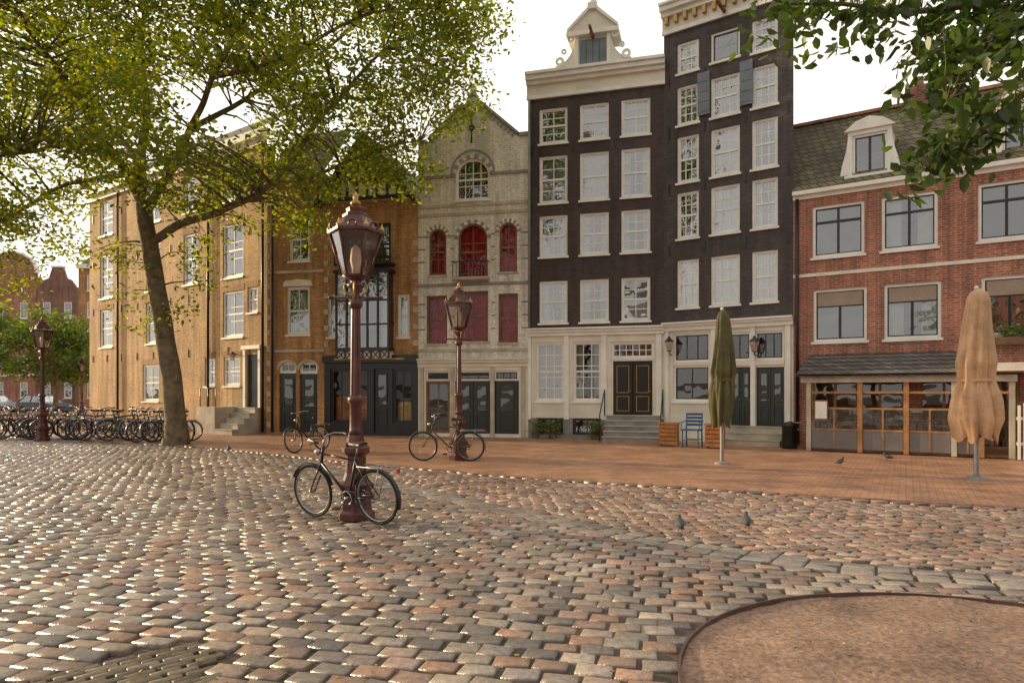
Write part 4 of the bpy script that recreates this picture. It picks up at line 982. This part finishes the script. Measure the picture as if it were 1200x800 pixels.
def bike(m,rx,ry,fx,fy,lean=0,z=0):
    o=obj('bicycle',m,loc=(rx,ry,z)); a=math.atan2(fy-ry,fx-rx)
    o.rotation_euler=(Matrix.Rotation(a,3,'Z')@Matrix.Rotation(rad(lean),3,'X')).to_euler(); return o
p0=W(444,0,8.55); p1=W(366,0,9.15)
bike(bm[0],p0.x,p0.y,p1.x,p1.y,-7)
p0=W(551,0,16.2); p1=W(505,0,16.25); bike(bm[5],p0.x,p0.y,p1.x-.05,p1.y,-6,SW)
p0=W(378,0,19.3); p1=W(343,0,18.2); bike(bm[0],p0.x,p0.y,p1.x,p1.y,8,SW)
for i in range(26):
    x=-19.6+i*.36+R.uniform(-.08,.08); y=25.3-i*.11+R.uniform(-.4,.4)
    if x>-10.9: break
    a=R.choice([rad(50),rad(230)])+R.uniform(-.45,.45) if i%4 else R.uniform(-.3,.3)+rad(160)
    bike(bm[i%6],x-.5*math.cos(a),y-.5*math.sin(a),x+math.cos(a),y+math.sin(a),R.uniform(-12,12),.0 if y<np.interp(x,kx,ky)-.6 else SW)

# ================================================================ umbrellas
def umbrella(x,y,h,zb,Rmax,col,name,ph,prof):
    fm=mat(name+'_canvas',col,.85,.25,3,bump=.2); e=bpy.data.objects.new('patio_umbrella',None); COL.objects.link(e); e.location=(x,y,SW)
    m=MB(); m.lathe(STEEL,[(.045,0),(.045,h-.05)],12); m.lathe(GREYST,[(.0,.0),(.17,0.0),(.16,.05),(.05,.06),(.05,.1)],20); m.ball(WHITE,(0,0,h+.02),.04,8); obj('pole_and_base',m.mesh('pole_and_base'),e)
    m=MB(); n=40; L=h-zb; vs=[];fs=[];na=128
    tp=[p[0] for p in prof]; rp=[p[1] for p in prof]
    for i in range(n+1):
        t=i/n; z=h-L*t; r=Rmax*float(np.interp(t,tp,rp))
        amp=min(1,.15+t*1.6)
        for k in range(na):
            w=2*math.pi*k/na
            fold=abs(math.sin(4*w+ph+.5*math.sin(t*4)))**.7
            q=r*(1+amp*(.34*(fold-.62)+.07*math.sin(11*w+t*5+ph)+.08*math.sin(3*w+t*5)+.03*math.cos(23*w-t*6)))
            dz=(-.16*(fold-.5)+.05*math.sin(3*w)) if i==n else (-.06*(fold-.5) if i==n-1 else 0)
            vs.append((q*math.cos(w)+.035*math.sin(t*4+ph),q*math.sin(w),z+dz))
    for i in range(n):
        for k in range(na): k2=(k+1)%na; fs.append((i*na+k,(i+1)*na+k,(i+1)*na+k2,i*na+k2))
    fs.append(tuple(range(na))); m.add(fm,vs,fs,True); obj('folded_canopy',m.mesh('folded_canopy'),e)
    m=MB(); zt=h-L*.62; rr=Rmax*float(np.interp(.62,tp,rp)); m.lathe(fm,[(rr*1.08,zt-.03),(rr*1.11,zt),(rr*1.08,zt+.03)],24,c=(.035*math.sin(.62*4+ph),0)); obj('strap',m.mesh('strap'),e)
umbrella(4.77,15.5,3.5,.92,.30,(.10,.09,.035),'olive',.5,[(0,.12),(.04,.4),(.1,.5),(.35,.72),(.55,.85),(.62,.72),(.72,.85),(.85,.8),(1,.6)])
umbrella(8.64,12.7,3.55,.80,.38,(.56,.35,.20),'tan',1.7,[(0,.1),(.03,.4),(.08,.5),(.3,.62),(.5,.78),(.62,.70),(.74,.92),(.88,1.0),(1,.8)])

# ================================================================ chairs etc
def chair(x,y,z,rot,m1,m2,name='cafe_chair',s=1):
    m=MB()
    for a,b_ in((-.2,-.2),(.2,-.2)): m.tube(m1,[(a,b_,0),(a,b_,.44)],.018,6)
    for a in(-.2,.2): m.tube(m1,[(a,.24,0),(a,.2,.44),(a,.26,.88)],.018,6)
    m.box(m2,-.22,.22,-.22,.22,.44,.47)
    for k in range(4): m.box(m2,-.2,.2,.222+.012*k,.242+.012*k,.55+k*.09,.61+k*.09)
    m.tube(m1,[(-.2,-.2,.2),(.2,-.2,.2)],.012,5); m.tube(m1,[(-.2,.22,.2),(.2,.22,.2)],.012,5)
    for a in(-.23,.23): m.tube(m1,[(a,-.2,.44),(a,-.2,.65),(a,.22,.67)],.014,5)
    o=obj(name,m.mesh(name),loc=(x,y,z),rot=(0,0,rot)); o.scale=(s,s,s); return o
def table(x,y,z):
    m=MB(); m.lathe(BROWNW,[(.0,.72),(.35,.72),(.35,.75),(0.01,.75)],20); m.lathe(BLACKP,[(.03,.02),(.03,.72)],8); m.lathe(BLACKP,[(.22,0),(.2,.03),(.04,.04)],12); obj('cafe_table',m.mesh('cafe_table'),loc=(x,y,z))
def loc(u,y): return (BR.PL[0]+u*BR.a[0]+y*BR.n[0],BR.PL[1]+u*BR.a[1]+y*BR.n[1])
for i,uu in enumerate((.9,2.1,3.3)):
    q=loc(uu,-1.0); table(*q,.12); 
    for d in(-.5,.5): q=loc(uu+d,-1.0); chair(*q,.12,(-rad(33)+math.pi/2*(1 if d<0 else -1)*-1),WARMW,WARMW)
def crate(x,y,w,h,rot):
    m=MB()
    for k in range(5): m.box(ORANGEW,-w/2,w/2,-.2,-.18,.05+k*h/5,.05+(k+.82)*h/5); m.box(ORANGEW,-w/2,w/2,.18,.2,.05+k*h/5,.05+(k+.82)*h/5)
    for a in(-w/2,w/2-.05): m.box(ORANGEW,a,a+.05,-.178,.178,0,h+.03)
    m.box(ORANGEW,-w/2-.03,w/2+.03,-.23,.23,h+.05,h+.09); obj('wooden_bench',m.mesh('wooden_bench'),loc=(x,y,SW),rot=(0,0,rot))
p=W(784,0,20.9); crate(p.x,p.y,.55,.62,-.4); p=W(838,0,20.0); crate(p.x,p.y,.5,.62,-.5)
p=W(811,0,20.2); chair(p.x,p.y,SW,-.5,BLUEP,BLUEP,'blue_garden_chair',1.15)
p=W(925,0,19.8); m=MB(); m.lathe(BLACKP,[(.0,0),(.2,0),(.22,.1),(.2,.6),(.24,.66),(.24,.72),(.18,.74),(.0,.8)],16,smooth=True); obj('iron_bollard',m.mesh('iron_bollard'),loc=(p.x,p.y,SW))

PGM=[mat('pigeon_grey',(.05,.055,.07),.6,.3,20),mat('wing_grey',(.09,.095,.11),.6),mat('pigeon_leg',(.3,.09,.07),.6)]
def pigeon(x,y,z,rot):
    gm=PGM[0]; m=MB()
    sp_=[(-.15,0,.09),(-.09,0,.105),(-.03,0,.125),(.03,0,.14),(.065,0,.17),(.075,0,.205),(.09,0,.225),(.115,0,.222)]
    m.tube(gm,sp_,[.016,.045,.066,.062,.04,.026,.027,.012],10)
    m.tube(BLACKP,[(.113,0,.222),(.14,0,.214)],[.007,.002],5)
    m.box(BLACKP,-.21,-.12,-.028,.028,.078,.09)
    for s in(-1,1):
        m.tube(PGM[1],[(.04,s*.05,.14),(-.03,s*.062,.13),(-.15,s*.02,.09)],[.012,.028,.006],6)
        m.tube(PGM[2],[(.0,s*.022,.08),(.005,s*.024,.0)],.005,5); m.tube(PGM[2],[(-.01,s*.024,.003),(.035,s*.03,.003)],.004,4)
        m.ball(ORANGEW,(.095,s*.022,.229),.005,6)
    o=obj('pigeon',m.mesh('pigeon'),loc=(x,y,z),rot=(0,0,rot)); o.scale=(.8,.8,.8)
for x,y,r in((797,624,1.5),(875,620,1.35),(985,547,.3),(1040,541,2.8),(268,530,2)):
    Y=CAMH*F/(y-HZ); p=W(x,y,Y); pigeon(p.x,p.y,.012 if Y<np.interp(p.x,kx,ky) else SW,r)

def car(x,y,rot,col):
    pm=mat('car_paint',col,.25,.05); m=MB()
    def prof(pts,w,mt,top=1.0):
        n=len(pts); vs=[(a,-w*(top if q else 1),b_) for a,b_,q in pts]+[(a,w*(top if q else 1),b_) for a,b_,q in pts]
        m.add(mt,vs,[tuple(range(n)),tuple(range(2*n-1,n-1,-1))]+[(i,i+n,(i+1)%n+n,(i+1)%n) for i in range(n)])
    prof([(-2.1,.3,0),(2.1,.3,0),(2.15,.6,0),(2.0,.78,0),(1.1,.92,0),(-1.9,.95,0),(-2.12,.7,0)],.86,pm)
    prof([(-1.85,.952,0),(1.05,.925,0),(.35,1.4,1),(-1.2,1.45,1)],.8,GLASSD,.8); prof([(-1.25,1.44,1),(.4,1.39,1),(.2,1.47,1),(-1.0,1.5,1)],.8,pm,.8)
    for a in((.38,1.4,1.02,.93),(-.45,1.45,-.45,.94),(-1.22,1.45,-1.84,.95)):
        for s in(-1,1): m.tube(pm,[(a[0],s*.65,a[1]),(a[2],s*.81,a[3])],.035,5)
    for cx in(-1.3,1.3):
        for s in(-1,1): 
            m.tube(RUBBER,[(cx,s*.72,.32),(cx,s*.9,.32)],.32,18,False); m.tube(STEEL,[(cx,s*.9,.32),(cx,s*.91,.32)],.19,12,False)
    m.box(WHITE,2.08,2.14,-.75,-.5,.6,.72); m.box(WHITE,2.08,2.14,.5,.75,.6,.72)
    obj('parked_car',m.mesh('parked_car'),loc=(x,y,-.03),rot=(0,0,rot))
for x,y,c in((-42.5,56,(.25,.26,.28)),(-37,54,(.03,.05,.1)),(-49,59,(.5,.5,.5))): car(x,y,rad(-22),c)

# ================================================================ light, sky, camera
AZ=-66; EL=12
s=Vector((math.sin(rad(AZ))*math.cos(rad(EL)),math.cos(rad(AZ))*math.cos(rad(EL)),math.sin(rad(EL))))
L=bpy.data.lights.new('sun','SUN'); L.energy=5; L.angle=rad(.6); L.color=(1,.75,.43)
o=obj('sun',L); o.rotation_euler=(-s).to_track_quat('-Z','Y').to_euler()
wd=bpy.data.worlds.new('World'); scene.world=wd; wd.use_nodes=True; t=wd.node_tree; t.nodes.clear()
out=N(t,'ShaderNodeOutputWorld'); bg=N(t,'ShaderNodeBackground'); bg.inputs[1].default_value=.15
sky=N(t,'ShaderNodeTexSky'); sky.sky_type='NISHITA'; sky.sun_disc=False; sky.sun_elevation=rad(EL); sky.sun_rotation=rad(AZ); sky.dust_density=2
tc=N(t,'ShaderNodeTexCoord'); mp=N(t,'ShaderNodeMapping'); mp.inputs['Scale'].default_value=(1,1,2.6); t.links.new(tc.outputs['Generated'],mp.inputs[0])
cf=noisefac(t,mp.outputs[0],1.7,.80,1.0,7,.36,.58)
# cloud brightness is shaped for contrast: peaks front-left, between sun and view, dims behind
dp=N(t,'ShaderNodeVectorMath',operation='DOT_PRODUCT'); t.links.new(tc.outputs['Generated'],dp.inputs[0]); dp.inputs[1].default_value=(math.sin(rad(-32)),math.cos(rad(-32)),.08)
mr=N(t,'ShaderNodeMapRange'); mr.inputs[1].default_value=-1; mr.inputs[2].default_value=1; mr.inputs[3].default_value=.55; mr.inputs[4].default_value=1.38
t.links.new(dp.outputs['Value'],mr.inputs[0])
cc=scalecol(t,(8.1,7.6,6.8),mr.outputs[0])
mx=N(t,'ShaderNodeMixRGB'); t.links.new(cc,mx.inputs[2]); t.links.new(cf,mx.inputs[0]); t.links.new(sky.outputs[0],mx.inputs[1])
t.links.new(mx.outputs[0],bg.inputs[0]); t.links.new(bg.outputs[0],out.inputs[0])
cam=bpy.data.cameras.new('camera'); cam.lens=24; cam.sensor_width=36; cam.shift_y=.05; cam.clip_end=2000; cam.clip_start=.05
co=obj('camera',cam,loc=(0,0,CAMH),rot=(rad(90),0,0)); scene.camera=co
scene.view_settings.view_transform='Standard'; scene.view_settings.look='None'; scene.view_settings.exposure=0
